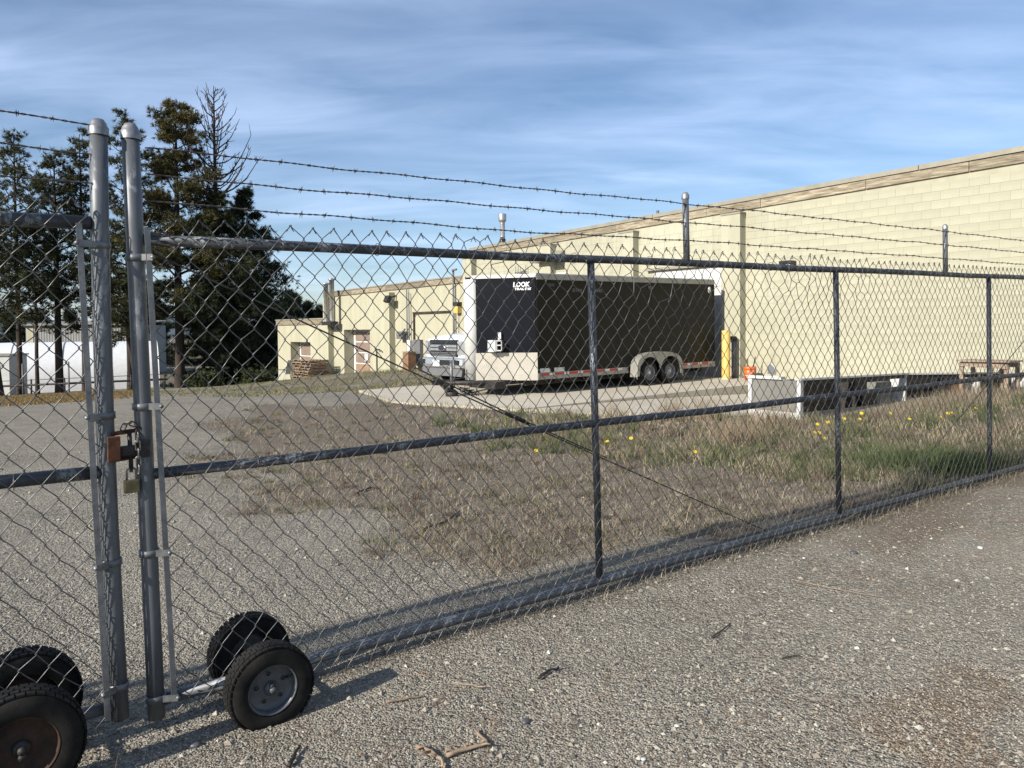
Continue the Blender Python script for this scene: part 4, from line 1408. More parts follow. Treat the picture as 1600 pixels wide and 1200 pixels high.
    for s in (-1, 1):
        for y in (0.95, 5.0):
            road_wheel(root, Vector((cx + s * 0.88, y, 0.40)), s, 0.40, 0.26, 'tyre', 'chrome', 'alu')
        mb = MB(); mb.span((cx + s * 0.6 - 0.02, 0.3, 0.32), (cx + s * 0.6 + 0.02, 6.0, 0.5)); mb.build('frame_rail', M['dark_steel'], root)


build_truck()


# ------------------------------------------------------------------ gates
def gate_leaf(kind):
    right = kind == 'R'
    sh = 0.030 if right else 0.020
    base = empty('swing_gate', tuple(FA + fE * (0.0 if right else -0.14)), GATE_ROT,
                 label=('long chain link gate leaf with three braced uprights and a grey rimmed wheel' if right else 'chain link gate leaf carrying the rusty latch box and rusty rimmed wheel'),
                 cat='gate', group='double swing gate of chain link')
    s00 = 0.0 if right else -0.14
    org = np.array(base.location)
    c, s_ = cos(GATE_ROT), sin(GATE_ROT)
    def loc(P):                                 # world -> gate local
        P = np.asarray(P, float) - org
        return np.stack([P[..., 0] * c + P[..., 1] * s_, -P[..., 0] * s_ + P[..., 1] * c, P[..., 2]], -1)
    def FP(s, z, t=0.0):                        # gate-plane coordinates, local frame: x along, y=-t, z up
        s = np.asarray(s, float); z = np.asarray(z, float)
        return np.stack(np.broadcast_arrays(s - sh * z - s00, -np.asarray(t, float), z), -1)
    ztop = (lambda s: 1.938 + 0.0155 * s) if right else (lambda s: 1.995 + 0.01 * s)
    zmid = (lambda s: 0.992 + 0.006 * s) if right else (lambda s: 1.02 + 0.0 * s)
    zbot = (lambda s: 0.060 + 0.0 * s) if right else (lambda s: 0.085 + 0 * s)
    S1 = 10.0 if right else -4.6
    def tube(name, P, r, mat, n=14, parent=base):
        return MB().tube(np.asarray(P), r, n).build(name, M[mat], parent)
    # end post and cap; the two end posts lean a little less than the frames
    s0 = 0.004 if right else -0.128
    lean_ = 0.0075 if right else 0.006
    ps = lambda z: s0 + lean_ * z + (0.0 if right else -0.016 * sin(pi * min(1, z / 2.4)))
    R = 0.033
    tube('end_post', [FP(ps(z), z) for z in (-0.01 if right else 0.03, 0.4, 0.8, 1.2, 1.6, 2.0, 2.345)], R, 'gate_light', 20)
    top = FP(ps(2.335), 2.335)
    mb = MB(); mb.lathe([(R + 0.004, 0.0), (R + 0.005, 0.03), (R + 0.001, 0.034), (R - 0.004, 0.048), (R * 0.6, 0.062), (0, 0.068)], 20, Matrix.Translation(top))
    mb.build('post_cap', M['cap'], base)
    # outer post
    so = S1
    tube('end_post', [FP(so, 0.0), FP(so, 2.4)], R, 'gate_light', 14)
    # rails
    sg = 1 if right else -1
    ss = np.linspace(s0 + sg * 0.03, so, 12)
    wob = lambda q: 0.004 * np.sin(q * 2.3 + 0.5)
    top_rail = tube('top_rail', FP(ss, ztop(ss) + wob(ss)), 0.0235 if right else 0.027, 'gate_dark')
    tube('middle_rail', FP(ss, zmid(ss) + wob(ss + 1)), 0.0225 if right else 0.026, 'gate_dark')
    tube('bottom_rail', FP(ss, zbot(ss)), 0.025, 'gate_light')
    ups = (2.46, 5.04, 7.77) if right else (-2.4,)
    for u in ups:
        tube('upright', [FP(u, float(zbot(u)) + 0.02), FP(u, float(ztop(u)) - 0.02)], 0.0215, 'gate_dark')
    # extension arms for the barbed wire
    arms = (3.30, 6.86, 9.98) if right else (-2.4, -4.58)
    for a_ in arms:
        o = tube('extension_arm', [FP(a_, float(ztop(a_))), FP(a_, float(ztop(a_)) + 0.42)], 0.0215, 'gate_light', 12)
        mb = MB(); mb.lathe([(0.0245, 0), (0.0255, 0.02), (0.02, 0.034), (0.012, 0.044), (0, 0.047)], 14, Matrix.Translation(FP(a_, float(ztop(a_)) + 0.415)))
        mb.build('arm_cap', M['cap'], o)
    # tension bar and bands
    sb = 0.052 if right else -0.215
    tb_s = (lambda z: 0.066 - 0.005 * z) if right else (lambda z: -0.178 - 0.012 * z)
    mb = MB()
    P = [FP(tb_s(z), z, 0.046) for z in (0.055, 1.985)]
    d = Vector(P[1] - P[0])
    mb.box((P[0] + P[1]) / 2, (0.021, 0.007, d.length), Matrix.Rotation(-atan2(d.x, d.z) * -1, 3, 'Y'))
    mb.build('tension_bar', M['zinc'], base)
    for z in ((0.075, 0.675, 1.271, 1.867) if right else (0.163, 0.662, 1.244, 1.909)):
        mb = MB()
        ctr = FP(ps(z), z)
        hh = 0.013
        mb.lathe([(R + 0.001, -hh), (R + 0.006, -hh), (R + 0.006, hh), (R + 0.001, hh)], 18, Matrix.Translation(ctr), True)
        e = FP(tb_s(z) + sg * 0.012, z, 0.03); 
        q0 = ctr + np.array([0.0, -R * 0.75, 0.0])
        q1 = np.array([e[0], e[1] - 0.03, e[2]])
        for off in (0.0,):
            mid = (q0 + q1) / 2; dd = q1 - q0
            mb.box(mid, (float(np.linalg.norm(dd)), 0.005, 2 * hh), Matrix.Rotation(atan2(dd[1], dd[0]), 3, 'Z'))
        bnd = mb.build('tension_band', M['zinc'], base)
        mb = MB(); mb.tube([q1 + np.array([0, 0.05, 0]), q1 + np.array([0, -0.008, 0])], 0.008, 8); mb.build('bolt', M['zinc'], bnd)
    # ---------------- chain link fabric
    w, h = 0.0955, 0.1035
    half = w / 2
    if right: c0, ncol = 0.075, int((S1 - 0.1) / half)
    else: c0, ncol = -0.172, int((4.35) / half)
    nrow = 18
    z_off = 0.055 if right else 0.07
    dirn = 1 if right else -1
    rng = np.random.default_rng(5 if right else 6)
    K = ncol + 1
    JS = rng.normal(0, 0.0022, (K, 2 * nrow + 3)); JZ = rng.normal(0, 0.0018, (K, 2 * nrow + 3))
    colS = c0 + dirn * half * np.arange(K)
    rowZ = 0.0 + h / 2 * np.arange(2 * nrow + 3)
    CS, RZ = np.meshgrid(colS, rowZ, indexing='ij')
    if right:
        def dent(cs, cz, rs, rz): return np.exp(-((CS - cs) / rs) ** 2 - ((RZ - cz) / rz) ** 2)
        amp = 0.016 * dent(2.9, 1.67, 0.55, 0.17) + 0.017 * dent(4.45, 1.74, 0.5, 0.15) + 0.007 * dent(1.7, 1.75, 0.5, 0.15) + 0.010 * dent(5.4, 1.7, 0.5, 0.2) + 0.005 * dent(7.6, 1.7, 1.0, 0.2) + 0.003
        JS += rng.normal(0, 1, JS.shape) * amp; JZ += rng.normal(0, 1, JZ.shape) * amp
        bul = 0.05 * dent(2.9, 1.65, 0.6, 0.25) + 0.05 * dent(4.45, 1.7, 0.5, 0.2)
    else:
        JS += rng.normal(0, 0.003, JS.shape); JZ += rng.normal(0, 0.003, JZ.shape)
        bul = 0 * CS
    bot = (lambda s: float(zbot(s)) - 0.050)
    top_extra = 0.088
    def node(col, jj):
        jj = int(np.clip(jj, 0, rowZ.size - 1))
        s = colS[col] + JS[col, jj]; z = bot(colS[col]) + rowZ[jj] * (float(ztop(colS[col])) + top_extra - bot(colS[col])) / (nrow * h) + JZ[col, jj]
        return s, z, bul[col, jj]
    T0 = 0.040; dt = 0.0042; e = 0.003; rw = 0.00215
    nb = NB()
    ref = np.array([0.0, -1.0, 0.02])
    for k in range(ncol):
        cl, cr = (k, k + 1) if dirn > 0 else (k + 1, k)
        par = k % 2
        pts = []
        j = par
        # start at the left column (index parity) and climb
        left = True
        jj = 0
        first = True
        seqn = 2 * nrow
        # left column nodes have jj of parity par, right column nodes parity 1-par
        start_left = (par == 0)
        for q in range(seqn + 1):
            left = (q % 2 == 0) == start_left
            s, z, bu = node(cl if left else cr, q)
            sg2 = -1 if left else 1
            # strands rising to the right lie in front, rising to the left behind
            tin = T0 + bu + (-dt if left else dt)       # arriving
            tout = T0 + bu + (dt if left else -dt)      # leaving
            if q == 0:
                pts.append((s + sg2 * e + rng.normal(0, .004), z - 0.022, T0 + bu))
                pts.append((s + sg2 * e, z, tout))
            elif q == seqn:
                pts.append((s - sg2 * 0.004, z - 0.006, tin))
                pts.append((s + sg2 * e, z + 0.002, T0 + bu))
                pts.append((s + sg2 * 0.006 , z - 0.010, T0 + bu - 0.008))
                pts.append((s + sg2 * 0.016, z - 0.026, T0 + bu - 0.006))
            else:
                pts.append((s - sg2 * 0.001, z - 0.0048, tin))
                pts.append((s + sg2 * e, z, T0 + bu))
                pts.append((s - sg2 * 0.001, z + 0.0048, tout))
        A_ = np.array(pts)
        V, F = tube_np(FP(A_[:, 0], A_[:, 1], A_[:, 2]), rw, 5, ref)
        nb.add(V, F)
    link('chain_link_fabric', nb.mesh('chain_link_fabric', True), M['wire'], base)
    # tie wires at the rails
    nb = NB()
    for zf in (ztop, zmid, zbot):
        for s in np.arange(0.45, abs(S1), 0.62):
            s = s * dirn; cc = FP(s, float(zf(s)), 0.02)
            tt = np.linspace(0, 2 * pi, 12)
            V, F = tube_np(cc + np.stack([0.004 * np.sin(tt * 0.5), -0.033 * np.cos(tt) , 0.03 * np.sin(tt)], -1), 0.0017, 5, np.array([1.0, 0, 0.05]))
            nb.add(V, F)
    o = link('tie_wire', nb.mesh('tie_wire', True), M['wire'], base); o['kind'] = 'stuff'
    # truss rods
    if right:
        def rod(p, q, name='truss_rod'):
            pts = [p + (q - p) * f + np.array([0, 0, -0.01 * sin(pi * f)]) for f in np.linspace(0, 1, 14)]
            return MB().tube(pts, 0.0040, 8).build(name, M['barb'], base)
        p, q = FP(0.06, 1.905, -0.035), FP(4.13, 0.085, -0.035)
        r1 = rod(p, q)
        rod(p + (q - p) * 0.30 + np.array([0, 0, 0.022]), p + (q - p) * 0.62 + np.array([0, 0.004, 0.006]))
        f = 0.455
        mid = p + (q - p) * f
        dv = (q - p) / np.linalg.norm(q - p)
        mb = MB(); mb.tube([mid - dv * 0.09, mid - dv * 0.05, mid + dv * 0.05, mid + dv * 0.09], [0.006, 0.012, 0.012, 0.006], 8); mb.build('turnbuckle', M['dark_steel'], r1)
        mb = MB()
        for w0 in range(3):
            mb.tube([mid - dv * 0.40 + dv * 0.03 * w0 + np.array([0.02 * sin(a2 * 5) + 0.05 * a2 / 6, 0.01 * cos(a2 * 5), 0.012 * cos(a2 * 5) + 0.015]) for a2 in np.linspace(0, 6, 16)], 0.003, 5)
        mb.build('wire_twist', M['barb'], r1)
        p, q = FP(9.94, 1.99, -0.035), FP(5.93, 0.085, -0.035)
        rod(p, q)
    # barbed wire
    if right: knots = [[(-0.0, 2.305), (1.83, 2.337), (3.222, 2.371), (6.78, 2.435), (9.9, 2.47)], [(-0.0, 2.197), (1.83, 2.226), (3.222, 2.251), (6.78, 2.312), (9.9, 2.35)], [(-0.0, 2.095), (1.83, 2.098), (3.222, 2.135), (6.78, 2.188), (9.9, 2.22)]]
    else: knots = [[(-0.165, 2.37), (-2.45, 2.42), (-4.6, 2.4)], [(-0.165, 2.256), (-2.45, 2.29), (-4.6, 2.28)], [(-0.165, 2.14), (-2.45, 2.17), (-4.6, 2.16)]]
    for wi, kn in enumerate(knots):
        kn = np.array(kn); o_ = np.argsort(kn[:, 0])
        L = np.linspace(kn[:, 0].min(), kn[:, 0].max(), int(abs(np.ptp(kn[:, 0])) / 0.022))
        z = np.interp(L, kn[o_, 0], kn[o_, 1])
        z = np.convolve(np.pad(z, 9, 'edge'), np.ones(19) / 19, 'valid')
        z = z + 0.002 * np.sin(L * 5.1 + wi) + 0.002 * np.sin(L * 13 + 2 * wi)
        t = 0.018 + 0.004 * np.sin(L * 7 + wi)
        # the knots are true in-plane coordinates, so undo the shear
        base_pts = FP(L + sh * z, z, t)
        nb = NB()
        for ph in (0, pi):
            ang = L * 95 + ph
            off = np.stack([0 * L, 0.0026 * np.cos(ang), 0.0026 * np.sin(ang)], -1)
            V, F = tube_np(base_pts + off, 0.0021, 5)
            nb.add(V, F)
        nxt = 8
        cnt = 0
        while nxt < len(L) - 4:
            b0 = base_pts[nxt]
            for q in range(2):
                a1 = random.uniform(0, pi)
                dd = np.array([0.25 * random.uniform(-1, 1), sin(a1), cos(a1)]); dd /= np.linalg.norm(dd)
                V, F = tube_np([b0 - dd * 0.017 + [0.006 * q, 0, 0], b0 + [0.006 * q, 0, 0], b0 + dd * 0.017 + [0.006 * q, 0, 0]], [0.0008, 0.0018, 0.0008], 5)
                nb.add(V, F)
            tt = np.linspace(0, 4 * pi, 14)
            V, F = tube_np(b0 + np.stack([tt * 0.0011 - 0.006, 0.0052 * np.cos(tt), 0.0052 * np.sin(tt)], -1), 0.0016, 5)
            nb.add(V, F)
            nxt += random.choice([5, 5, 6, 6])
        link('barbed_wire', nb.mesh('barbed_wire', True), M['barb'], base)
    # wheels on a stub axle
    wheel_s = 0.39 if right else -0.475
    rW = 0.173 if right else 0.195
    for t, front in ((0.25, True), (-0.13, False)):
        ctr = FP(wheel_s + (0.0 if front else 0.035), 0.106 if right else 0.142, t)
        zg = 0.106 if right else 0.142
        gate_wheel(base, ctr, rW, zg + 0.050, right, front)
    mb = MB(); mb.tube([FP(wheel_s, 0.12, 0.3), FP(wheel_s, 0.12, -0.18)], 0.013, 8)
    mb.box(FP(wheel_s, 0.10, 0.0), (0.07, 0.08, 0.09), None, 0.006)
    mb.build('axle', M['dark_steel'], base)
    # latch pieces
    if not right:
        mb = MB(); P = FP(-0.118, 1.115, 0.052); mb.box(P, (0.045, 0.03, 0.098), None, 0.003); lb = mb.build('latch_box', M['rust'], base)
        for z in (1.172, 1.068):
            mb = MB(); a0 = FP(-0.118, z, 0.03); a1 = FP(-0.03, z + 0.006, 0.02); mb.tube([a0, (a0 + a1) / 2, a1], [0.008, 0.009, 0.008], 8); mb.build('latch_bar', M['rust'], lb)
    else:
        mb = MB(); P = FP(-0.045, 1.10, 0.03); mb.box(P, (0.075, 0.035, 0.042), None, 0.008); hs = mb.build('latch_keeper', M['dark_steel'], base)
        mb = MB(); mb.box(FP(0.0, 1.105, 0.03), (0.05, 0.04, 0.07), None, 0.006); mb.build('keeper_plate', M['dark_steel'], hs)
        mb = MB(); a0 = FP(-0.045, 1.185, 0.03); a1 = FP(-0.045, 1.03, 0.03); mb.tube([a0, a1], 0.0085, 10); mb.box(a1, (0.012, 0.012, 0.03)); mb.build('latch_pin', M['dark_steel'], hs)
    return base, FP


def gate_wheel(parent, ctr, r, hgt, right, front):
    """pneumatic tyre slightly flattened at the ground; axis along local y, outer face towards -y"""
    w = 0.105; h = w / 2
    sgn = -1 if front else 1
    n = 56
    prof = [(0.60, -h), (0.66, -h * 1.06), (0.80, -h * 1.1), (0.92, -h * 0.96), (0.985, -h * 0.72), (1.0, -h * 0.4), (1.0, 0), (1.0, h * 0.4), (0.985, h * 0.72), (0.92, h * 0.96), (0.80, h * 1.1), (0.66, h * 1.06), (0.60, h)]
    vs = []; fs = []; k = len(prof)
    for i in range(n):
        t = 2 * pi * i / n
        for j, (rr, y) in enumerate(prof):
            x = rr * r * cos(t); z = rr * r * sin(t)
            flat = -hgt
            if z < flat + 0.035:
                over = (flat + 0.035 - z)
                z = flat + 0.035 - 0.035 * (1 - math.exp(-over / 0.035))
                y = y * (1 + 1.6 * over)
                x = x * (1 + 0.5 * over)
            if right and front: pass
            vs.append((ctr[0] + x, ctr[1] - sgn * 0 + y, ctr[2] + z))
    for i in range(n):
        i2 = (i + 1) % n
        for j in range(k - 1):
            fs.append((i * k + j, i2 * k + j, i2 * k + j + 1, i * k + j + 1))
    mb = MB(); mb.add(vs, fs, True)
    wh = mb.build('wheel', M['rubber'], parent)
    # tread blocks
    mb = MB()
    nt = 40
    for i in range(nt):
        for row in range(4):
            t = 2 * pi * (i + (0.5 if row % 2 else 0)) / nt
            yy = (-0.75 + 0.5 * row) * h * 0.92
            rr = r * (1.0 if row in (1, 2) else 0.986) + 0.0005
            x = rr * cos(t); z = rr * sin(t)
            if z < -hgt + 0.03: continue
            R3 = Matrix.Rotation(-t + pi / 2, 3, 'Y')
            mb.box((ctr[0] + x, ctr[1] + yy, ctr[2] + z), (2 * pi * r / nt * 0.80, h * 0.42, 0.007), R3)
    mb.build('tread', M['rubber'], wh)
    M4 = Matrix.Translation(Vector(ctr)) @ Matrix.Rotation(radians(90) * (1 if front else -1), 4, 'X')
    mb = MB()
    mat = M['rim_grey'] if right else M['rim_rust']
    mb.lathe([(r * 0.615, h * 0.72), (r * 0.60, h * 0.88), (r * 0.565, h * 0.86), (r * 0.54, h * 0.40), (r * 0.50, h * 0.18), (r * 0.30, h * 0.22), (r * 0.16, h * 0.30), (0.0, h * 0.30)], 36, M4)
    rim = mb.build('rim', mat, wh)
    mb = MB(); mb.lathe([(0.030, h * 0.3), (0.030, h * 0.45), (0.022, h * 0.62), (0.014, h * 0.66), (0.014, h * 0.95), (0, h * 1.0)], 16, M4); mb.build('hub', M['rim_grey'] if right else M['dark_steel'], wh)
    if front and right:
        for q in range(5):
            a = 2 * pi * q / 5 + 0.45
            mb = MB()
            mb.lathe([(0.0, h * 0.24), (0.0085, h * 0.24), (0.0085, h * 0.29), (0, h * 0.29)], 12, M4 @ Matrix.Translation((r * 0.335 * cos(a), r * 0.335 * sin(a), 0)))
            mb.build('bolt_hole', M['grille_dark'], wh)
        mb = MB(); a = 0.35; mb.tube([tuple(M4 @ Vector((r * 0.40 * cos(a), r * 0.40 * sin(a), h * 0.25))), tuple(M4 @ Vector((r * 0.53 * cos(a), r * 0.53 * sin(a), h * 0.55)))], 0.005, 8)
        mb.build('valve', M['grille_dark'], wh)
    return wh


gR, FPR = gate_leaf('R')
gL, FPL = gate_leaf('L')


def w_of(base, p):
    return base.matrix_basis @ Vector(tuple(float(q) for q in p))


def build_lock():
    # padlock hanging from the latch pin
    p = w_of(gR, FPR(-0.045, 1.035, 0.03))
    t = empty('padlock', (p.x, p.y, p.z - 0.105), GATE_ROT, label='brass padlock hanging from the latch between the two gate posts', cat='padlock')
    mb = MB(); mb.box((0, 0, 0.028), (0.056, 0.022, 0.052), None, 0.004); mb.build('lock_body', M['brass'], t)
    mb = MB(); mb.tube([(-0.017, 0, 0.05), (-0.017, 0, 0.085)] + [(-0.017 * cos(q), 0, 0.085 + 0.017 * sin(q)) for q in np.linspace(0, pi, 9)][1:-1] + [(0.017, 0, 0.085), (0.017, 0, 0.05)], 0.0042, 8)
    mb.build('shackle', M['chain'], t)
    # loose chain draped over the latch
    t = empty('chain', (0, 0, 0), GATE_ROT, label='loose steel chain looped over the gate latch beside the padlock', cat='chain')
    b0 = w_of(gR, FPR(-0.045, 1.2, 0.05)); t.location = b0
    path = [(-0.028, 0.0, -0.012), (-0.018, -0.004, 0.008), (0.0, -0.006, 0.012), (0.018, -0.006, 0.004), (0.033, -0.006, -0.008), (0.026, -0.01, -0.03), (0.024, -0.01, -0.062), (0.026, -0.01, -0.094), (0.026, -0.01, -0.126), (0.027, -0.01, -0.158), (0.027, -0.01, -0.188)]
    for i in range(len(path) - 1):
        a = np.array(path[i]); b = np.array(path[i + 1]); d = b - a; L = np.linalg.norm(d); d /= L
        sidev = np.array([0, 1.0, 0]) if i % 2 else np.cross(d, [0, 1.0, 0])
        sidev = sidev / np.linalg.norm(sidev)
        m = (a + b) / 2; hl = L * 0.66; hw = 0.0085
        pts = []
        for q in np.linspace(0, 2 * pi, 17):
            x = np.sign(cos(q)) * max(hl - hw, 0.002) + hw * cos(q)
            pts.append(m + d * x + sidev * hw * sin(q))
        MB().tube(pts, 0.0028, 6, False).build('link', M['chain'] if i > 4 else M['dark_steel'], t)


bpy.context.view_layer.update()
build_lock()


# ------------------------------------------------------------------ trees
def make_tree(name, x, depth, ytop, label, cat, group, seed, crown0=0.35, rad=2.2, tufts=2600, colA=(0.085, 0.085, 0.038), colB=(0.028, 0.036, 0.018),
              shape='pine', lean=(0.0, 0.0), trunk_r=0.22, ybase=None, bare=None, tuft=0.34, side=0.0, crown_end=1.0):
    rng = np.random.default_rng(seed)
    d = ray(x, 560); P = CAM + d * depth
    zb = tz(P[0], P[1]); 
    top = CAM + ray(x, ytop) * depth
    H = float(top[2] - zb)
    root = empty(name, (P[0], P[1], zb), rng.uniform(0, 6), label=label, cat=cat, group=group)
    rz = root.rotation_euler[2]
    # keep the lean in world coordinates
    cs, sn = cos(-rz), sin(-rz)
    lx, ly = lean[0] * cs - lean[1] * sn, lean[0] * sn + lean[1] * cs
    hs = np.linspace(0, 1, 14)
    wob = rng.normal(0, 0.02, (14, 2)).cumsum(0) * H / 40
    ax = np.stack([lx * hs + wob[:, 0], ly * hs + wob[:, 1], hs * H - 0.15 * (hs == 0)], -1)
    def axis(f):
        return np.array([np.interp(f, hs, ax[:, k]) for k in range(3)])
    nb = NB()
    rr = trunk_r * (1 - hs) ** 0.8 + 0.02; rr[0] *= 1.25
    V, F = tube_np(ax, rr, 9); nb.add(V, F)
    nb2 = NB()
    # limbs
    tips = []
    nbr = int(46 * (1 if shape == 'pine' else 1.3))
    ce = crown_end
    for i in range(nbr):
        f = crown0 + (ce - crown0) * ((i + rng.uniform(0, 1)) / nbr)
        g = (f - crown0) / (ce - crown0)
        if shape == 'pine':
            R = rad * (0.35 + 0.95 * sin(pi * min(1, (g * 0.80 + 0.22))) ** 0.8) * (1 - g ** 3 * 0.55) * rng.uniform(0.5, 1.12)
            if g < 0.12: R *= 0.75
        else:
            R = rad * (1 - g) ** 0.85 * rng.uniform(0.72, 1.1) + 0.18
        th = i * 2.39996 + rng.uniform(-0.5, 0.5)
        if side: R *= (1 + side * cos(th + rz))
        slope = rng.uniform(-0.10, 0.35) + 0.5 * g if shape == 'pine' else rng.uniform(-0.42, -0.12) + 0.5 * g
        p0 = axis(f)
        tt = np.linspace(0, 1, 5)
        dirv = np.array([cos(th), sin(th), 0])
        pts = p0 + dirv * (R * tt)[:, None] + np.array([0, 0, 1.0]) * (slope * R * tt + (0.10 * R * (tt ** 2) if shape == 'pine' else 0.16 * R * tt ** 2))[:, None]
        pts[1:] += rng.normal(0, 0.05, (4, 3))
        r0 = 0.028 + 0.018 * R
        V, F = tube_np(pts, r0 * (1 - 0.8 * tt), 4); nb.add(V, F)
        tips.append((pts, R, th, g))
    if bare is None or bare < 1:
        # needle clumps along the limbs
        per = max(1, tufts // len(tips))
        cen = []; dirs = []
        for pts, R, th, g in tips:
            k = max(3, int(per * (0.35 + R / rad)))
            if shape == 'pine':
                # needles sit in separate clumps near the outer half of the limb
                ns = max(2, int(1.6 * R + 1))
                tc = np.clip(rng.uniform(0.35, 1.02, ns), 0, 1); tc[0] = 1.0
                which = rng.integers(0, ns, k)
                t = tc[which]
                sc = 0.16 + 0.10 * R
                coff = rng.normal(0, 1, (ns, 3)) * np.array([1, 1, 0.45]) * (0.16 * R * tc)[:, None]
                o = coff[which] + rng.normal(0, 1, (k, 3)) * np.array([sc, sc, sc * 0.6])
            else:
                t = rng.uniform(0.08, 1.0, k) ** 0.7
                sp = 0.10 + 0.16 * R * t
                o = rng.normal(0, 1, (k, 3)) * np.stack([sp, sp, sp * 0.25], -1)
                o[:, 2] -= 0.10 * rng.uniform(0, 1, k)
            idx = np.clip((t * 4).astype(int), 0, 3); fr = t * 4 - idx
            c = pts[idx] * (1 - fr)[:, None] + pts[np.minimum(idx + 1, 4)] * fr[:, None]
            cen.append(c + o)
            dv = np.stack([np.cos(th) + rng.normal(0, .5, k), np.sin(th) + rng.normal(0, .5, k), 0.45 + rng.normal(0, .4, k)], -1)
            dirs.append(dv / np.linalg.norm(dv, axis=1, keepdims=True))
        cen = np.concatenate(cen); dirs = np.concatenate(dirs)
        n = len(cen); q = 16
        a = rng.normal(0, 1, (n, q, 3)) * 0.75 + dirs[:, None, :]
        a /= np.linalg.norm(a, axis=2, keepdims=True)
        ln = tuft * rng.uniform(0.6, 1.15, (n, q, 1))
        sd = np.cross(a, rng.normal(0, 1, (n, q, 3))); sd /= np.maximum(np.linalg.norm(sd, axis=2, keepdims=True), 1e-6)
        wd = 0.022 * tuft / 0.34
        c0 = cen[:, None, :] + a * 0.02
        V = np.stack([c0 - sd * wd, c0 + sd * wd, c0 + a * ln], 2).reshape(-1, 3)
        F = np.arange(len(V)).reshape(-1, 3)
        mixv = np.clip(rng.beta(1.6, 1.6, n), 0, 1)
        clump = 0.5 + 0.5 * np.sin(cen[:, 0] * 1.9 + seed) * np.sin(cen[:, 1] * 1.7) * np.sin(cen[:, 2] * 1.3 + 2)
        mm = np.clip(0.65 * mixv + 0.35 * clump, 0, 1)[:, None]
        colr = np.asarray(colB) * (1 - mm) + np.asarray(colA) * mm
        colr = colr * rng.uniform(0.75, 1.2, (n, 1))
        Cc = np.repeat(colr, q * 3, axis=0)
        nb2.add(V, F, Cc)
    if bare:
        # leafless upper limbs curving upward, forked
        for i in range(60):
            g = ((i + rng.uniform(0, 1)) / 60) ** 1.05
            f = ce - 0.04 + (1.0 - ce + 0.04) * g * 0.95
            th = rng.uniform(0, 2 * pi)
            R = (2.7 * (1 - g) ** 0.8 + 0.35) * rng.uniform(0.45, 1.1)
            p0 = axis(f); tt = np.linspace(0, 1, 7)
            up = rng.uniform(0.55, 1.25)
            pts = p0 + np.array([cos(th), sin(th), 0]) * (R * tt ** 0.85)[:, None] + np.array([0, 0, 1.0]) * (R * (0.12 * tt + up * tt ** 1.7))[:, None]
            pts[1:] += rng.normal(0, 0.035, (6, 3)).cumsum(0)
            V, F = tube_np(pts, 0.048 * (1 - 0.7 * tt) * (0.7 + 0.25 * R), 4); nb.add(V, F)
            for _ in range(6):
                k = int(rng.integers(2, 7)); dv = pts[min(k, 6)] - pts[k - 1]; dv /= np.linalg.norm(dv)
                d0 = dv + rng.normal(0, 0.55, 3) + [0, 0, 0.35]; d0 /= np.linalg.norm(d0); l2 = rng.uniform(0.2, 0.7) * (0.4 + 0.3 * R)
                q2 = pts[min(k, 6)] + d0 * (np.linspace(0, 1, 3) * l2)[:, None] + np.array([0, 0, 0.12]) * (np.array([0, .3, 1]) * l2)[:, None]
                V, F = tube_np(q2, [0.024, 0.019, 0.010], 3); nb.add(V, F)
    link('trunk', nb.mesh('trunk', True), M['bark'], root)
    if nb2.n: link('crown', nb2.mesh('crown'), M['needles'], root)
    return root


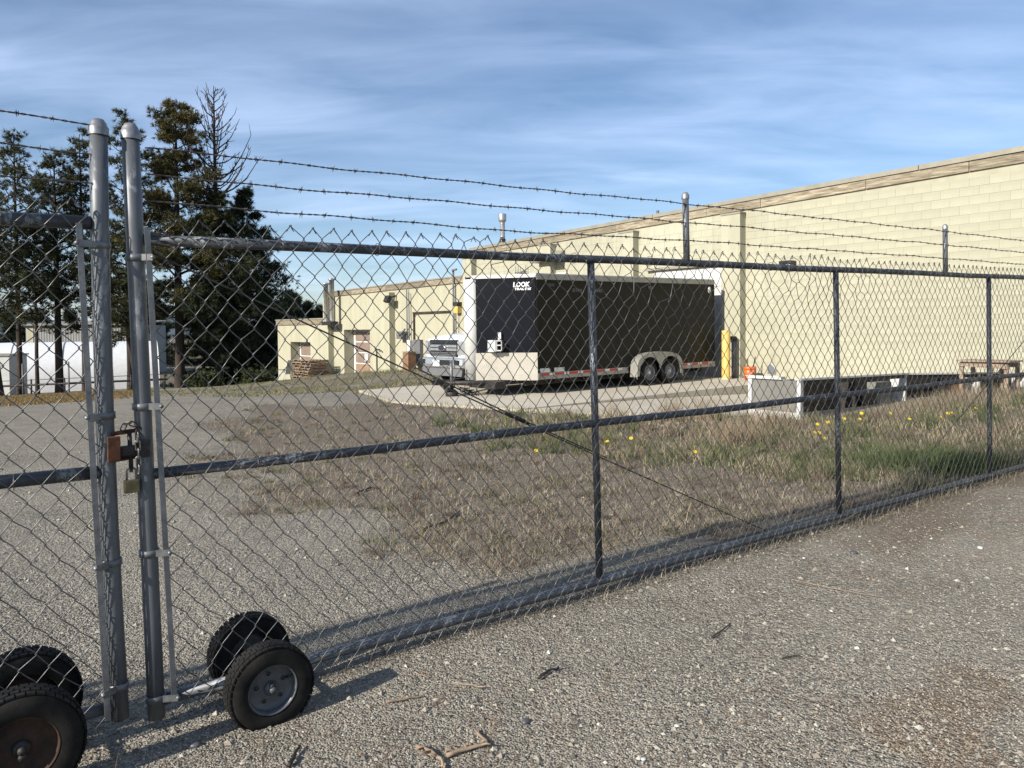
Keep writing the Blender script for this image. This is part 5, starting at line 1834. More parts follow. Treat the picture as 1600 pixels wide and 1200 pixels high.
def build_trees():
    G = 'pines standing in a row before the white shelter'
    T = make_tree
    T('pine_tree', -2, 47, 262, 'sparse dark pine at the very edge leaning beside the white shed', 'pine tree', G, 1, 0.30, 1.6, 1100, lean=(-1.2, 0))
    T('pine_tree', 31, 51, 212, 'slim tall pine with a pale pointed tip left of the gate post', 'pine tree', G, 2, 0.28, 1.75, 1200, trunk_r=0.17)
    T('pine_tree', 58, 50, 330, 'short thin pine with a slender trunk between two taller pines', 'pine tree', G, 3, 0.34, 1.3, 800, trunk_r=0.11)
    T('pine_tree', 92, 51, 246, 'round topped pine with a straight bare lower trunk', 'pine tree', G, 4, 0.36, 2.0, 1400, trunk_r=0.24)
    T('pine_tree', 132, 53, 214, 'dense pine rising just behind the taller gate post', 'pine tree', G, 5, 0.24, 1.8, 1600, trunk_r=0.18)
    T('pine_tree', 203, 51, 186, 'tall narrow pine whose tip shows between the gate posts', 'pine tree', G, 6, 0.24, 1.9, 1600, trunk_r=0.17)
    T('pine_tree', 215, 49, 420, 'leaning pine trunk with thin foliage between the gate posts', 'pine tree', G, 7, 0.4, 1.3, 700, trunk_r=0.15, lean=(-1.6, 0.5))
    T('pine_tree', 280, 53, 165, 'broad bushy pine with brownish green needles and thick trunk', 'pine tree', G, 8, 0.22, 2.75, 5600, colA=(0.130, 0.110, 0.042), colB=(0.040, 0.044, 0.018), trunk_r=0.32)
    T('pine_tree', 342, 54, 138, 'tall tree with a bare leafless top above a dark green crown', 'tree', G, 9, 0.08, 2.3, 4200, colA=(0.060, 0.070, 0.030), colB=(0.022, 0.030, 0.016), trunk_r=0.26, bare=0.5, crown_end=0.64, side=0.15)
    T('spruce_tree', 384, 58, 300, 'dark spruce with drooping boughs at the corner of the building', 'spruce tree', G, 10, 0.04, 2.55, 5600, colA=(0.055, 0.062, 0.030), colB=(0.018, 0.025, 0.014), trunk_r=0.2)
    T('spruce_tree', 318, 62, 440, 'low dark spruce filling the gap between the two tallest trees', 'spruce tree', G, 12, 0.02, 2.6, 3400, colA=(0.028, 0.034, 0.018), colB=(0.010, 0.014, 0.009), shape='spruce', trunk_r=0.16)
    T('spruce_tree', 412, 62, 440, 'dark spruce half hidden behind the low end of the building', 'spruce tree', G, 13, 0.02, 1.5, 3000, colA=(0.038, 0.046, 0.022), colB=(0.012, 0.018, 0.011), shape='spruce', trunk_r=0.16)
    T('spruce_tree', 362, 62, 468, 'low dense spruce directly under the bare topped tree', 'spruce tree', G, 15, 0.02, 2.6, 3000, colA=(0.024, 0.030, 0.015), colB=(0.009, 0.013, 0.008), shape='spruce', trunk_r=0.16)
    G2 = 'conifers beyond the low roof'
    T('pine_tree', 452, 88, 456, 'distant pine over the low roof, tallest of its clump', 'pine tree', G2, 21, 0.05, 2.3, 1900, colA=(0.045, 0.060, 0.030), colB=(0.022, 0.032, 0.020), shape='spruce', tuft=0.55)
    T('pine_tree', 434, 92, 474, 'distant pine on the left of the clump over the low roof', 'pine tree', G2, 22, 0.05, 2.4, 1600, colA=(0.045, 0.060, 0.030), colB=(0.022, 0.032, 0.020), shape='spruce', tuft=0.55)
    T('pine_tree', 463, 90, 460, 'distant pine crowded against the tallest of the far clump', 'pine tree', G2, 23, 0.05, 2.3, 1600, colA=(0.045, 0.060, 0.030), colB=(0.022, 0.032, 0.020), shape='spruce', tuft=0.55)
    T('pine_tree', 483, 92, 472, 'distant rounded pine right of the far clump', 'pine tree', G2, 24, 0.05, 2.1, 1500, colA=(0.045, 0.060, 0.030), colB=(0.022, 0.032, 0.020), shape='spruce', tuft=0.55)
    T('pine_tree', 501, 94, 479, 'small distant pine touching the taller wall of the building', 'pine tree', G2, 25, 0.05, 1.5, 1100, colA=(0.045, 0.060, 0.030), colB=(0.022, 0.032, 0.020), shape='spruce', tuft=0.55)
    G3 = 'conifers beyond the grey shed'
    for i, (x, d, y, lab) in enumerate(((-60, 110, 470, 'far conifer beyond the grey shed at the left edge'), (25, 120, 478, 'far conifer seen low between the first pines'), (110, 115, 486, 'far conifer over the middle of the grey shed roof'),
                                        (172, 118, 488, 'far conifer over the grey shed behind the gate post'), (203, 105, 478, 'far green conifer between the gate posts above the shed roof'), (245, 112, 480, 'far conifer behind the broad bushy pine'))):
        T('pine_tree', x, d, y, lab, 'pine tree', G3, 31 + i, 0.05, 3.0, 1500, colA=(0.045, 0.058, 0.034), colB=(0.024, 0.034, 0.024), shape='spruce', tuft=0.75)
    # bushes at the foot of the trees
    for i, (x, y, lab) in enumerate(((412, 592, 'low green bush at the foot of the dark spruces by the building'), (322, 594, 'low olive bush under the broad pine'))):
        P = CAM + ray(x, y) * 51.0
        z = tz(P[0], P[1])
        rng = np.random.default_rng(60 + i)
        root = empty('bush', (P[0], P[1], z), 0, label=lab, cat='bush', group='bushes under the trees')
        n = 420; c = rng.normal(0, 1, (n, 3)) * ([0.75, 0.6, 0.32] if i == 0 else [0.45, 0.4, 0.3]) + [0, 0, 0.4]; c[:, 2] = np.abs(c[:, 2])
        a = rng.normal(0, 1, (n, 8, 3)); a /= np.linalg.norm(a, axis=2, keepdims=True)
        sdv = np.cross(a, rng.normal(0, 1, (n, 8, 3))); sdv /= np.linalg.norm(sdv, axis=2, keepdims=True)
        c0 = c[:, None, :]
        V = np.stack([c0 - sdv * 0.05, c0 + sdv * 0.05, c0 + a * 0.26], 2).reshape(-1, 3)
        nb = NB(); nb.add(V, np.arange(len(V)).reshape(-1, 3), np.repeat(np.array([[0.042, 0.052, 0.02]]) * rng.uniform(0.5, 1.4, (n, 1)), 24, axis=0))
        link('foliage', nb.mesh('foliage'), M['needles'], root)
        mb = MB()
        for q in range(5): mb.tube([(0, 0, 0), (random.uniform(-.5, .5), random.uniform(-.4, .4), 0.7)], [0.03, 0.012], 5)
        mb.build('stem', M['bark'], root)


build_trees()


# ------------------------------------------------------------------ left background structures
def build_left():
    # white hoop shelter
    rot = radians(27)
    E0 = CAM + ray(246, 618) * 66.0
    zb = tz(E0[0], E0[1])
    zt = float((CAM + ray(150, 533) * 66.0)[2])
    H = zt - zb
    R = 4.8
    t = empty('hoop_shelter', (E0[0], E0[1], zb), rot, label='white fabric hoop shelter with a rounded roof behind the pines', cat='shelter')
    Ln = 17.0
    n = 22
    mb = MB(); vs = []; fs = []
    xs = np.linspace(-Ln, 0, 16)
    for i, x in enumerate(xs):
        sag = 0.03 * (i % 2)
        for k in range(n + 1):
            q = pi * k / n
            yy = -R * cos(q); zz = (H - sag) * sin(q) ** 0.72
            vs.append((x, yy, zz))
    for i in range(15):
        for k in range(n):
            a = i * (n + 1) + k
            fs.append((a, a + n + 1, a + n + 2, a + 1))
    mb.add(vs, fs, True); mb.build('cover', M['canopy_white'], t)
    for x in (-Ln - 0.01, 0.01):
        pts = [(-R * cos(pi * k / n) * 0.995, H * 0.995 * sin(pi * k / n) ** 0.72) for k in range(n + 1)]
        mb = MB(); mb.prism(pts, x - 0.02, x + 0.02, ((0, 1, 0), (0, 0, 1), (1, 0, 0))); mb.build('end_wall', M['canopy_white'], t)
    mb = MB()
    for i in range(0, 16, 3):
        mb.tube([(xs[i], -R * 1.004 * cos(q), H * 1.004 * sin(q) ** 0.72) for q in np.linspace(0.02, pi / 2, 12)], 0.03, 5)
    mb.build('hoop', M['box_grey'], t)
    # grey metal shed
    Pm = CAM + ray(212, 560) * 86.0
    zb = tz(Pm[0], Pm[1])
    ztp = float((CAM + ray(150, 508) * 86.0)[2])
    t = empty('metal_shed', (Pm[0], Pm[1], zb), radians(4), label='long grey corrugated metal shed behind the white shelter', cat='shed')
    Hs = ztp - zb; Lx = 11.7
    mb = MB(); mb.span((-Lx, 0, -0.3), (0, 9, Hs)); mb.build('wall', cladding('grey_corrugated_cladding', (0.16, 0.16, 0.155), (0.21, 0.205, 0.195)), t)
    mb = MB(); mb.span((-Lx - 0.02, -0.03, -0.3), (-Lx + 0.75, -0.002, Hs - 0.25)); mb.build('end_panel', M['wall_far'], t)
    mb = MB(); mb.add([(-Lx - 0.3, -0.4, Hs), (0.3, -0.4, Hs), (0.3, 9.3, Hs + 0.5), (-Lx - 0.3, 9.3, Hs + 0.5), (-Lx - 0.3, -0.4, Hs + 0.12), (0.3, -0.4, Hs + 0.12), (0.3, 9.3, Hs + 0.62), (-Lx - 0.3, 9.3, Hs + 0.62)],
                      [(0, 1, 2, 3), (4, 5, 6, 7), (0, 1, 5, 4), (1, 2, 6, 5), (2, 3, 7, 6), (3, 0, 4, 7)]); mb.build('roof', M['flash'], t)
    # small white shed at the edge
    Pm = CAM + ray(15, 600) * 52.0
    zb = tz(Pm[0], Pm[1]); zt = float((CAM + ray(8, 556) * 52)[2])
    t = empty('white_shed', (Pm[0], Pm[1], zb), radians(10), label='small plain white shed cut by the edge of view at left', cat='shed')
    mb = MB(); mb.span((-2.9, 0, -0.2), (0, 2.7, zt - zb)); mb.build('wall', M['white'], t)
    mb = MB(); mb.span((-3.0, -0.1, zt - zb + 0.003), (0.1, 2.8, zt - zb + 0.1)); mb.build('roof', M['flash'], t)
    # low pipe rail
    A = CAM + ray(-60, 605) * 50; B = CAM + ray(262, 603) * 50
    z0 = tz(*A[:2]); z1 = tz(*B[:2])
    t = empty('pipe_rail_fence', (A[0], A[1], z0), atan2(B[1] - A[1], B[0] - A[0]), label='low dark pipe rail fence running between the pines and shelter', cat='fence')
    L = float(np.hypot(*(B - A)[:2]))
    f = lambda x: (z1 - z0) * x / L
    for hh, r in ((0.62, 0.07), (0.95, 0.02)):
        mb = MB(); mb.tube([(0, 0, hh), (L, 0, hh + f(L))], r, 8); mb.build('rail', M['dark_steel'], t)
    for x in np.linspace(0.2, L - 0.2, 7):
        mb = MB(); mb.tube([(x, 0, f(x) - 0.2), (x, 0, f(x) + 1.0)], 0.055, 8); mb.build('post', M['dark_steel'], t)
    for i, x in enumerate((36, 108)):
        P = CAM + ray(x, 610) * 49; z = tz(*P[:2])
        t = empty('fence_post', (P[0], P[1], z), 0, label=('thin dark steel post beside the slim pine trunk', 'grey steel post right of the straight bare trunk')[i], cat='post', group='upright posts before the shelter')
        mb = MB(); mb.tube([(0, 0, -0.1), (0, 0, 2.0)], 0.05, 8); mb.build('post_pipe', M['grey_plastic'], t)
    # rock by the road edge
    P = CAM + ray(152, 612) * 47; z = tz(*P[:2])
    t = empty('boulder', (P[0], P[1], z), 0.3, label='small pale boulder in the litter strip behind the gate post', cat='boulder')
    bm = bmesh.new(); bmesh.ops.create_icosphere(bm, subdivisions=2, radius=0.3)
    for v in bm.verts: v.co *= 1 + 0.15 * sin(v.co.x * 13 + v.co.y * 9); v.co.z = v.co.z * 0.8 + 0.18
    me = bpy.data.meshes.new('rock'); bm.to_mesh(me); bm.free(); link('rock', me, M['wood'], t)
    # far hills
    n = 80
    xs = np.linspace(-420, 60, n)
    vs = []
    for k, yy in enumerate((560, 640, 760)):
        for x in xs:
            hgt = (0, 1.0, 0)[k] * (24 + 7 * sin(x * 0.021) + 4 * sin(x * 0.06 + 1) + 1.5 * sin(x * 0.21)) * float(sstep(60, -60, x) if False else 1 / (1 + math.exp((x + 40) / 25)))
            vs.append((x, yy, -6 + hgt))
    fs = [(r * n + i, r * n + i + 1, (r + 1) * n + i + 1, (r + 1) * n + i) for r in range(2) for i in range(n - 1)]
    mb = MB(); mb.add(vs, fs, True)
    tag(mb.build('hills', worn('wooded_hills', (0.05, 0.07, 0.085), (0.085, 0.11, 0.13), 0.02, 0.95, fine=0.3)), kind='structure')


build_left()


# ------------------------------------------------------------------ pebbles, grass, litter
def visible(x, y, z, margin=60):
    d = np.stack([x, y, z], -1) - CAM
    dep = d @ cF
    px = PPX + FPX * (d @ cR) / np.maximum(dep, 0.01); py = PPY - FPX * (d @ cU) / np.maximum(dep, 0.01)
    return (dep > 0.5) & (px > -margin) & (px < 1600 + margin) & (py > 300) & (py < 1200 + margin), px, py, dep


def on_slab(x, y):
    a = aV[0] * x + aV[1] * y; b = bV[0] * x + bV[1] * y; u = -a
    front = np.interp(u, [7.9, 9.6, 11.25, 14.4, 17.6], [11.2, 9.9, 9.1, 8.15, 9.0])
    return (u > 7.9) & (u < 17.6) & (b > front)


def scatter(n, dmin, dmax, rng, power=1.0):
    """points on the ground inside the view, roughly even per picture area"""
    px = rng.uniform(-40, 1640, n); py = rng.uniform(0, 1, n)
    y0 = 515 + FPX * EYE / dmax; y1 = min(1215, 515 + FPX * EYE / dmin)
    py = y0 + (y1 - y0) * py ** power
    dx = (px - PPX) / FPX; dy = (py - PPY) / FPX
    D = cF[None] + cR[None] * dx[:, None] - cU[None] * dy[:, None]
    t = -EYE / D[:, 2]
    return (CAM + D * t[:, None])[:, 0], (CAM + D * t[:, None])[:, 1]


def build_pebbles():
    rng = np.random.default_rng(3)
    x, y = scatter(62000, 2.1, 11.0, rng, 0.9)
    dep = y
    keep = ~on_slab(x, y) & ~(in_poly(P_DRY, x, y) & (rng.uniform(0, 1, len(x)) > 0.12))
    x, y = x[keep], y[keep]
    z = terrain(x, y)
    n = len(x)
    base = 0.0026 + 0.0046 * rng.beta(1.2, 3.0, n) + (rng.uniform(0, 1, n) > 0.982) * rng.uniform(0.003, 0.012, n)
    size = base * (0.75 + 0.10 * np.minimum(y, 9))
    ico = np.array([[1, 0, 0], [-1, 0, 0], [0, 1, 0], [0, -1, 0], [0, 0, 1], [0, 0, -0.5]], float)
    fc = np.array([[0, 2, 4], [2, 1, 4], [1, 3, 4], [3, 0, 4], [2, 0, 5], [1, 2, 5], [3, 1, 5], [0, 3, 5]])
    sc = size[:, None, None] * rng.uniform(0.6, 1.3, (n, 6, 1)) * np.array([1, 1, 0.75])
    P = ico[None] * sc
    th = rng.uniform(0, 2 * pi, n); c, s = np.cos(th), np.sin(th)
    X = P[:, :, 0] * c[:, None] - P[:, :, 1] * s[:, None] + x[:, None]
    Y = P[:, :, 0] * s[:, None] + P[:, :, 1] * c[:, None] + y[:, None]
    Z = P[:, :, 2] + (z + size * 0.25)[:, None]
    V = np.stack([X, Y, Z], -1).reshape(-1, 3)
    F = (fc[None] + (np.arange(n) * 6)[:, None, None]).reshape(-1, 3)
    pal = np.array([[0.245, 0.222, 0.185], [0.31, 0.285, 0.238], [0.18, 0.165, 0.142], [0.38, 0.355, 0.30], [0.28, 0.235, 0.185], [0.50, 0.475, 0.42], [0.125, 0.117, 0.107]])
    ci = rng.choice(7, n, p=[0.3, 0.24, 0.17, 0.11, 0.09, 0.02, 0.07])
    C = np.repeat(pal[ci] * rng.uniform(0.85, 1.12, (n, 1)), 6, axis=0)
    me = np_mesh('gravel', V, [F], False, C)
    tag(link('gravel', me, M['pebble']), kind='stuff', label='loose grey gravel strewn over the lot', cat='gravel')


build_pebbles()


def blades(name, x, y, h, w, col, rng, lean=0.5, curl=0.5, z=None, label=None, cat='grass'):
    n = len(x)
    z = terrain(x, y) if z is None else z
    th = rng.uniform(0, 2 * pi, n); ph = rng.uniform(0, 2 * pi, n)
    ln = rng.uniform(0, 1, n) * lean
    d = np.stack([np.cos(th) * ln, np.sin(th) * ln, np.ones(n)], -1); d /= np.linalg.norm(d, axis=1, keepdims=True)
    d2 = d + np.stack([np.cos(th), np.sin(th), np.zeros(n)], -1) * (curl * rng.uniform(0, 1, n))[:, None] - np.array([0, 0, 1]) * (curl * 0.5 * rng.uniform(0, 1, n))[:, None]
    s = np.stack([np.cos(ph), np.sin(ph), np.zeros(n)], -1) * w[:, None]
    b = np.stack([x, y, z - 0.005], -1)
    m = b + d * (h * 0.55)[:, None]; t = m + d2 * (h * 0.5)[:, None]
    V = np.stack([b - s, b + s, m - s * 0.7, m + s * 0.7, t], 1).reshape(-1, 3)
    o = np.arange(n)[:, None] * 5
    Q = np.concatenate([o + 0, o + 1, o + 3, o + 2], 1); T = np.concatenate([o + 2, o + 3, o + 4], 1)
    me = np_mesh(name, V, [Q, T], False, np.repeat(col, 5, axis=0))
    return tag(link(name, me, M['blades']), kind='stuff', label=label, cat=cat)


def build_grass():
    rng = np.random.default_rng(9)
    pal = np.array([[0.31, 0.27, 0.20], [0.215, 0.18, 0.135], [0.11, 0.088, 0.068], [0.43, 0.385, 0.285], [0.20, 0.175, 0.148]])
    # dry thatch
    x, y = scatter(230000, 3.2, 17, rng, 1.0)
    v = fence_t(x, y) < -0.12
    xw, yw = wobble(x + rng.normal(0, 0.22, len(x)), y + rng.normal(0, 0.3, len(x)))
    k = in_poly(P_DRY, xw, yw) & v & ~on_slab(x, y)
    dens = 0.5 + 0.5 * np.sin(x * 1.7 + 2 * np.sin(y * 0.9)) * np.cos(y * 1.5)
    edge = np.exp(-((fence_t(x, y)) / 0.8) ** 2)
    # thin out towards the gravel in front
    k &= rng.uniform(0, 1, len(x)) < (0.35 + 0.6 * dens)
    x, y = x[k], y[k]; n = len(x)
    h = rng.uniform(0.015, 0.085, n) * (0.7 + 0.05 * y)
    w = (0.0010 + 0.00024 * y) * rng.uniform(0.7, 1.3, n)
    c = pal[rng.choice(5, n, p=[.3, .26, .16, .12, .16])] * rng.uniform(0.8, 1.25, (n, 1))
    blades('dry_grass', x, y, h, w, c, rng, 3.4, 1.3, label='matted dry brown grass behind the gate')
    # green grass band
    x, y = scatter(120000, 5.5, 17, rng, 1.0)
    nz = np.sin(x * 1.3 + 0.8) * np.sin(y * 1.1 + x * 0.4) + 0.5 * np.sin(x * 3.1) * np.sin(y * 2.7)
    xw, yw = wobble(x + rng.normal(0, 0.25, len(x)), y + rng.normal(0, 0.3, len(x)))
    k = in_poly(P_GREEN, xw, yw) & (fence_t(x, y) < -0.05) & ~on_slab(x, y) & (rng.uniform(0, 1, len(x)) < np.clip(0.22 + 0.55 * nz, 0.03, 1))
    x, y = x[k], y[k]; n = len(x)
    gp = np.array([[0.145, 0.158, 0.072], [0.115, 0.128, 0.060], [0.23, 0.22, 0.13], [0.40, 0.33, 0.23], [0.17, 0.13, 0.10]])
    c = gp[rng.choice(5, n, p=[.24, .2, .2, .28, .08])] * rng.uniform(0.8, 1.25, (n, 1))
    blades('green_grass', x, y, rng.uniform(0.05, 0.22, n) * (0.75 + 0.45 * np.sin(x * 2.3) * np.sin(y * 1.9)), 0.0018 + 0.00032 * y, c, rng, 0.9, 0.9, label='green grass growing among the weeds before the bins')
    # dense green tuft near the far upright
    q = on_ground(1478, 742); m = 2600
    x = q[0] + rng.normal(0, 0.42, m); y = q[1] + 0.25 + rng.normal(0, 0.22, m)
    k = fence_t(x, y) < -0.1; x, y = x[k], y[k]; n = len(x)
    c = np.array([[0.075, 0.102, 0.038]]) * rng.uniform(0.7, 1.4, (n, 1))
    blades('grass_tuft', x, y, rng.uniform(0.12, 0.36, n), np.full(n, 0.004), c, rng, 0.8, 0.9, label='thick bright green grass tuft left of the far upright')
    # tall dead stalks in front of the bins
    m = 5200
    t = rng.uniform(-1.6, 5.6, m); s = rng.normal(-0.75, 0.55, m)
    nrm = np.array([BD[1], -BD[0]])
    x = BB[0] + BD[0] * t + nrm[0] * np.abs(s) * 1.0 + 0 * t; y = BB[1] + BD[1] * t + nrm[1] * np.abs(s)
    k = ~on_slab(x, y); x, y, t = x[k], y[k], t[k]; n = len(x)
    sp = np.array([[0.33, 0.27, 0.19], [0.24, 0.185, 0.145], [0.17, 0.128, 0.105], [0.24, 0.225, 0.12]])
    c = sp[rng.choice(4, n)] * rng.uniform(0.8, 1.2, (n, 1))
    hh = rng.uniform(0.15, 0.62, n) * np.interp(t, [-1.6, 0, 1.2, 3, 5.6], [0.35, 0.28, 0.28, 0.5, 0.62])
    blades('dead_weeds', x, y, hh, np.full(n, 0.0036), c, rng, 0.6, 0.6, label='tall dead brown weed stalks along the white bins', cat='weeds')
    # dry weed bushes before the slab
    for px, py, cnt, rad in ((1050, 655, 330, 0.34), (1105, 655, 300, 0.32), (1210, 668, 360, 0.45), (960, 662, 220, 0.3), (1150, 690, 420, 0.5)):
        q = on_ground(px, py, 0.03)
        x = q[0] + rng.normal(0, rad * 0.4, cnt); y = q[1] + rng.normal(0, rad * 0.4, cnt)
        c = np.array([[0.31, 0.245, 0.165]]) * rng.uniform(0.7, 1.35, (cnt, 1))
        o = blades('dry_weed_bush', x, y, rng.uniform(0.2, 0.62, cnt), np.full(cnt, 0.0032), c, rng, 0.9, 0.5,
                   label={1050: 'dead weed bush before the apron edge', 1105: 'dead weed bush right before the dark apron side', 1210: 'dead weed bush against the white end panel', 960: 'small dead weed bush beside the first upright', 1150: 'spreading dead weed bush left of the white bins'}[px], cat='weed bush')
    # distinct tufts, so the ground cover stands in clumps
    def tufts(name, P, cnt, per, rad, hgt, colset, lean, label, cat, dmin, dmax, seed, slab_ok=False):
        r = np.random.default_rng(seed)
        cx_, cy_ = scatter(cnt * 6, dmin, dmax, r, 1.0)
        xw, yw = wobble(cx_, cy_)
        k = in_poly(P, xw, yw) & (fence_t(cx_, cy_) < -0.15) & ~on_slab(cx_, cy_)
        cx_, cy_ = cx_[k][:cnt], cy_[k][:cnt]
        n0 = len(cx_)
        sz = r.uniform(0.5, 1.5, n0)
        th = r.uniform(0, 2 * pi, (n0, per)); rr = np.sqrt(r.uniform(0, 1, (n0, per))) * rad * sz[:, None]
        x = (cx_[:, None] + rr * np.cos(th)).ravel(); y = (cy_[:, None] + rr * np.sin(th)).ravel()
        tint = colset[r.integers(0, len(colset), n0)]
        c = np.repeat(tint, per, axis=0) * r.uniform(0.6, 1.3, (n0 * per, 1))
        h = (hgt * r.uniform(0.4, 1.15, (n0, per)) * sz[:, None] ** 0.7).ravel()
        blades(name, x, y, h, (0.0011 + 0.00026 * y) * r.uniform(0.7, 1.3, len(x)), c, r, lean, 1.0, label=label, cat=cat)
    tufts('dry_tufts', P_DRY, 900, 40, 0.085, 0.085, np.array([[0.34, 0.295, 0.215], [0.23, 0.185, 0.135], [0.15, 0.118, 0.09], [0.28, 0.235, 0.18], [0.17, 0.165, 0.085]]), 1.5, 'scruffy brown tufts dotted over the matted dry grass', 'grass tufts', 3.6, 16, 71)
    tufts('green_tufts', P_GREEN, 330, 64, 0.11, 0.20, np.array([[0.12, 0.138, 0.060], [0.18, 0.178, 0.095], [0.09, 0.108, 0.046], [0.34, 0.285, 0.19], [0.26, 0.20, 0.15]]), 0.9, 'green grass tufts standing among the weeds', 'grass tufts', 5.5, 16, 72)
    # sparse tufts on the mound by the far doors
    m = 60000
    u = rng.uniform(18.2, 40, m); b = rng.uniform(6.5, 18.0, m)
    k = rng.uniform(0, 1, m) < np.clip(0.35 + 0.4 * np.sin(u * 1.3) * np.cos(b * 1.1) + 0.35 * (b > 16.8) + 0.3 * (u < 22), 0, 1)
    u, b = u[k], b[k]; n = len(u)
    x = -aV[0] * u + bV[0] * b; y = -aV[1] * u + bV[1] * b
    gm = np.array([[0.14, 0.145, 0.06], [0.10, 0.12, 0.045], [0.26, 0.22, 0.14], [0.30, 0.25, 0.17]])
    c = gm[rng.choice(4, n, p=[.3, .25, .25, .2])] * rng.uniform(0.8, 1.2, (n, 1))
    blades('mound_grass', x, y, rng.uniform(0.02, 0.09, n) * (1 + 1.5 * (b > 17.4)), np.full(n, 0.009), c, rng, 1.2, 0.9, label='thin patchy grass on the mound before the far doors')
    m = 30000
    d0 = rng.uniform(20, 46, m); px = rng.uniform(-20, 245, m)
    x = (px - 800) / 1200 * d0; y = d0
    k = in_poly(P_STRIP, x + rng.normal(0, 0.8, m), y + rng.normal(0, 1.0, m)); x, y = x[k], y[k]; n = len(x)
    c = np.array([[0.22, 0.15, 0.07], [0.15, 0.13, 0.05], [0.28, 0.19, 0.10]])[rng.choice(3, n)] * rng.uniform(0.75, 1.2, (n, 1))
    blades('verge_grass', x, y, rng.uniform(0.02, 0.12, n), np.full(n, 0.014), c, rng, 1.5, 0.9, label='orange brown needle strewn verge at the foot of the pines')
    # tall grass behind the slab, against the wall right of the bucket and along the slab edge
    m = 9000
    x, y = scatter(m * 8, 9, 22, rng, 1.0)
    near = on_slab(x + 0.15, y + 0.25) & ~on_slab(x, y)
    x, y = x[near], y[near]; n = len(x)
    c = gm[rng.choice(4, n)] * rng.uniform(0.8, 1.2, (n, 1))
    blades('slab_edge_grass', x, y, rng.uniform(0.05, 0.2, n), np.full(n, 0.006), c, rng, 0.9, 0.8, label='ragged grass fringe along the front edge of the concrete')
    # straw strewn flat
    x, y = scatter(13000, 3.4, 12, rng, 1.0)
    P = poly_px([(250, 720), (420, 700), (560, 735), (600, 770), (420, 800), (250, 800)])
    k = (in_poly(P, x, y) | (in_poly(P_DRY, x, y) & (rng.uniform(0, 1, len(x)) < 0.25))) & ~on_slab(x, y)
    x, y = x[k], y[k]; n = len(x)
    c = np.array([[0.48, 0.40, 0.26]]) * rng.uniform(0.7, 1.2, (n, 1))
    blades('straw', x, y, rng.uniform(0.06, 0.22, n), np.full(n, 0.0022), c, rng, 9.0, 0.3, z=terrain(x, y) + 0.012, label='pale straw strewn over the dry ground behind the gate', cat='straw')
    # pine needles on the road side
    x, y = scatter(26000, 3.0, 12, rng, 1.0)
    k = in_poly(P_NEEDLE, x + rng.normal(0, 0.3, len(x)), y + rng.normal(0, 0.3, len(x))) & (rng.uniform(0, 1, len(x)) < 0.6)
    x2, y2 = scatter(2500, 2.2, 6, rng, 1.0)
    k2 = fence_t(x2, y2) > 0.1
    x = np.concatenate([x[k], x2[k2]]); y = np.concatenate([y[k], y2[k2]]); n = len(x)
    c = np.array([[0.22, 0.125, 0.06]]) * rng.uniform(0.6, 1.3, (n, 1))
    blades('pine_needle_litter', x, y, rng.uniform(0.05, 0.12, n), np.full(n, 0.0011), c, rng, 12.0, 0.15, z=terrain(x, y) + 0.008, label='brown pine needle litter drifted along the roadside of the gate', cat='needle litter')
    # bark and twig crumbs on the road side
    P = poly_px([(540, 1060), (700, 1010), (800, 1050), (820, 1230), (520, 1230)])
    x, y = scatter(5200, 2.3, 5.5, rng, 1.0)
    k = (fence_t(x, y) > 0.12) & ((rng.uniform(0, 1, len(x)) < 0.10) | (in_poly(P, x + rng.normal(0, .12, len(x)), y + rng.normal(0, .12, len(x))) & (rng.uniform(0, 1, len(x)) < 0.5)))
    x, y = x[k], y[k]; n = len(x)
    c = np.array([[0.30, 0.23, 0.15], [0.10, 0.07, 0.05], [0.20, 0.14, 0.09], [0.05, 0.042, 0.036]])[rng.choice(4, n)] * rng.uniform(0.7, 1.2, (n, 1))
    blades('twig_litter', x, y, rng.uniform(0.015, 0.06, n), rng.uniform(0.001, 0.003, n), c, rng, 14.0, 0.3, z=terrain(x, y) + 0.009, label='crumbs of bark and twig scattered on the roadside gravel', cat='litter')
    # litter caught under the gate
    m = 7000
    s = rng.uniform(0.6, 9.5, m); t = rng.normal(0.03, 0.09, m)
    x = FA[0] + fE[0] * s + fN[0] * t; y = FA[1] + fE[1] * s + fN[1] * t
    c = pal[rng.choice(5, m)] * rng.uniform(0.6, 1.1, (m, 1))
    blades('gate_litter', x, y, rng.uniform(0.02, 0.11, m) * np.interp(s, [0.6, 3, 9.5], [0.4, 0.8, 1.3]), np.full(m, 0.002), c, rng, 3.0, 0.8, label='dead grass and needles caught under the gate bottom rail', cat='litter')


build_grass()


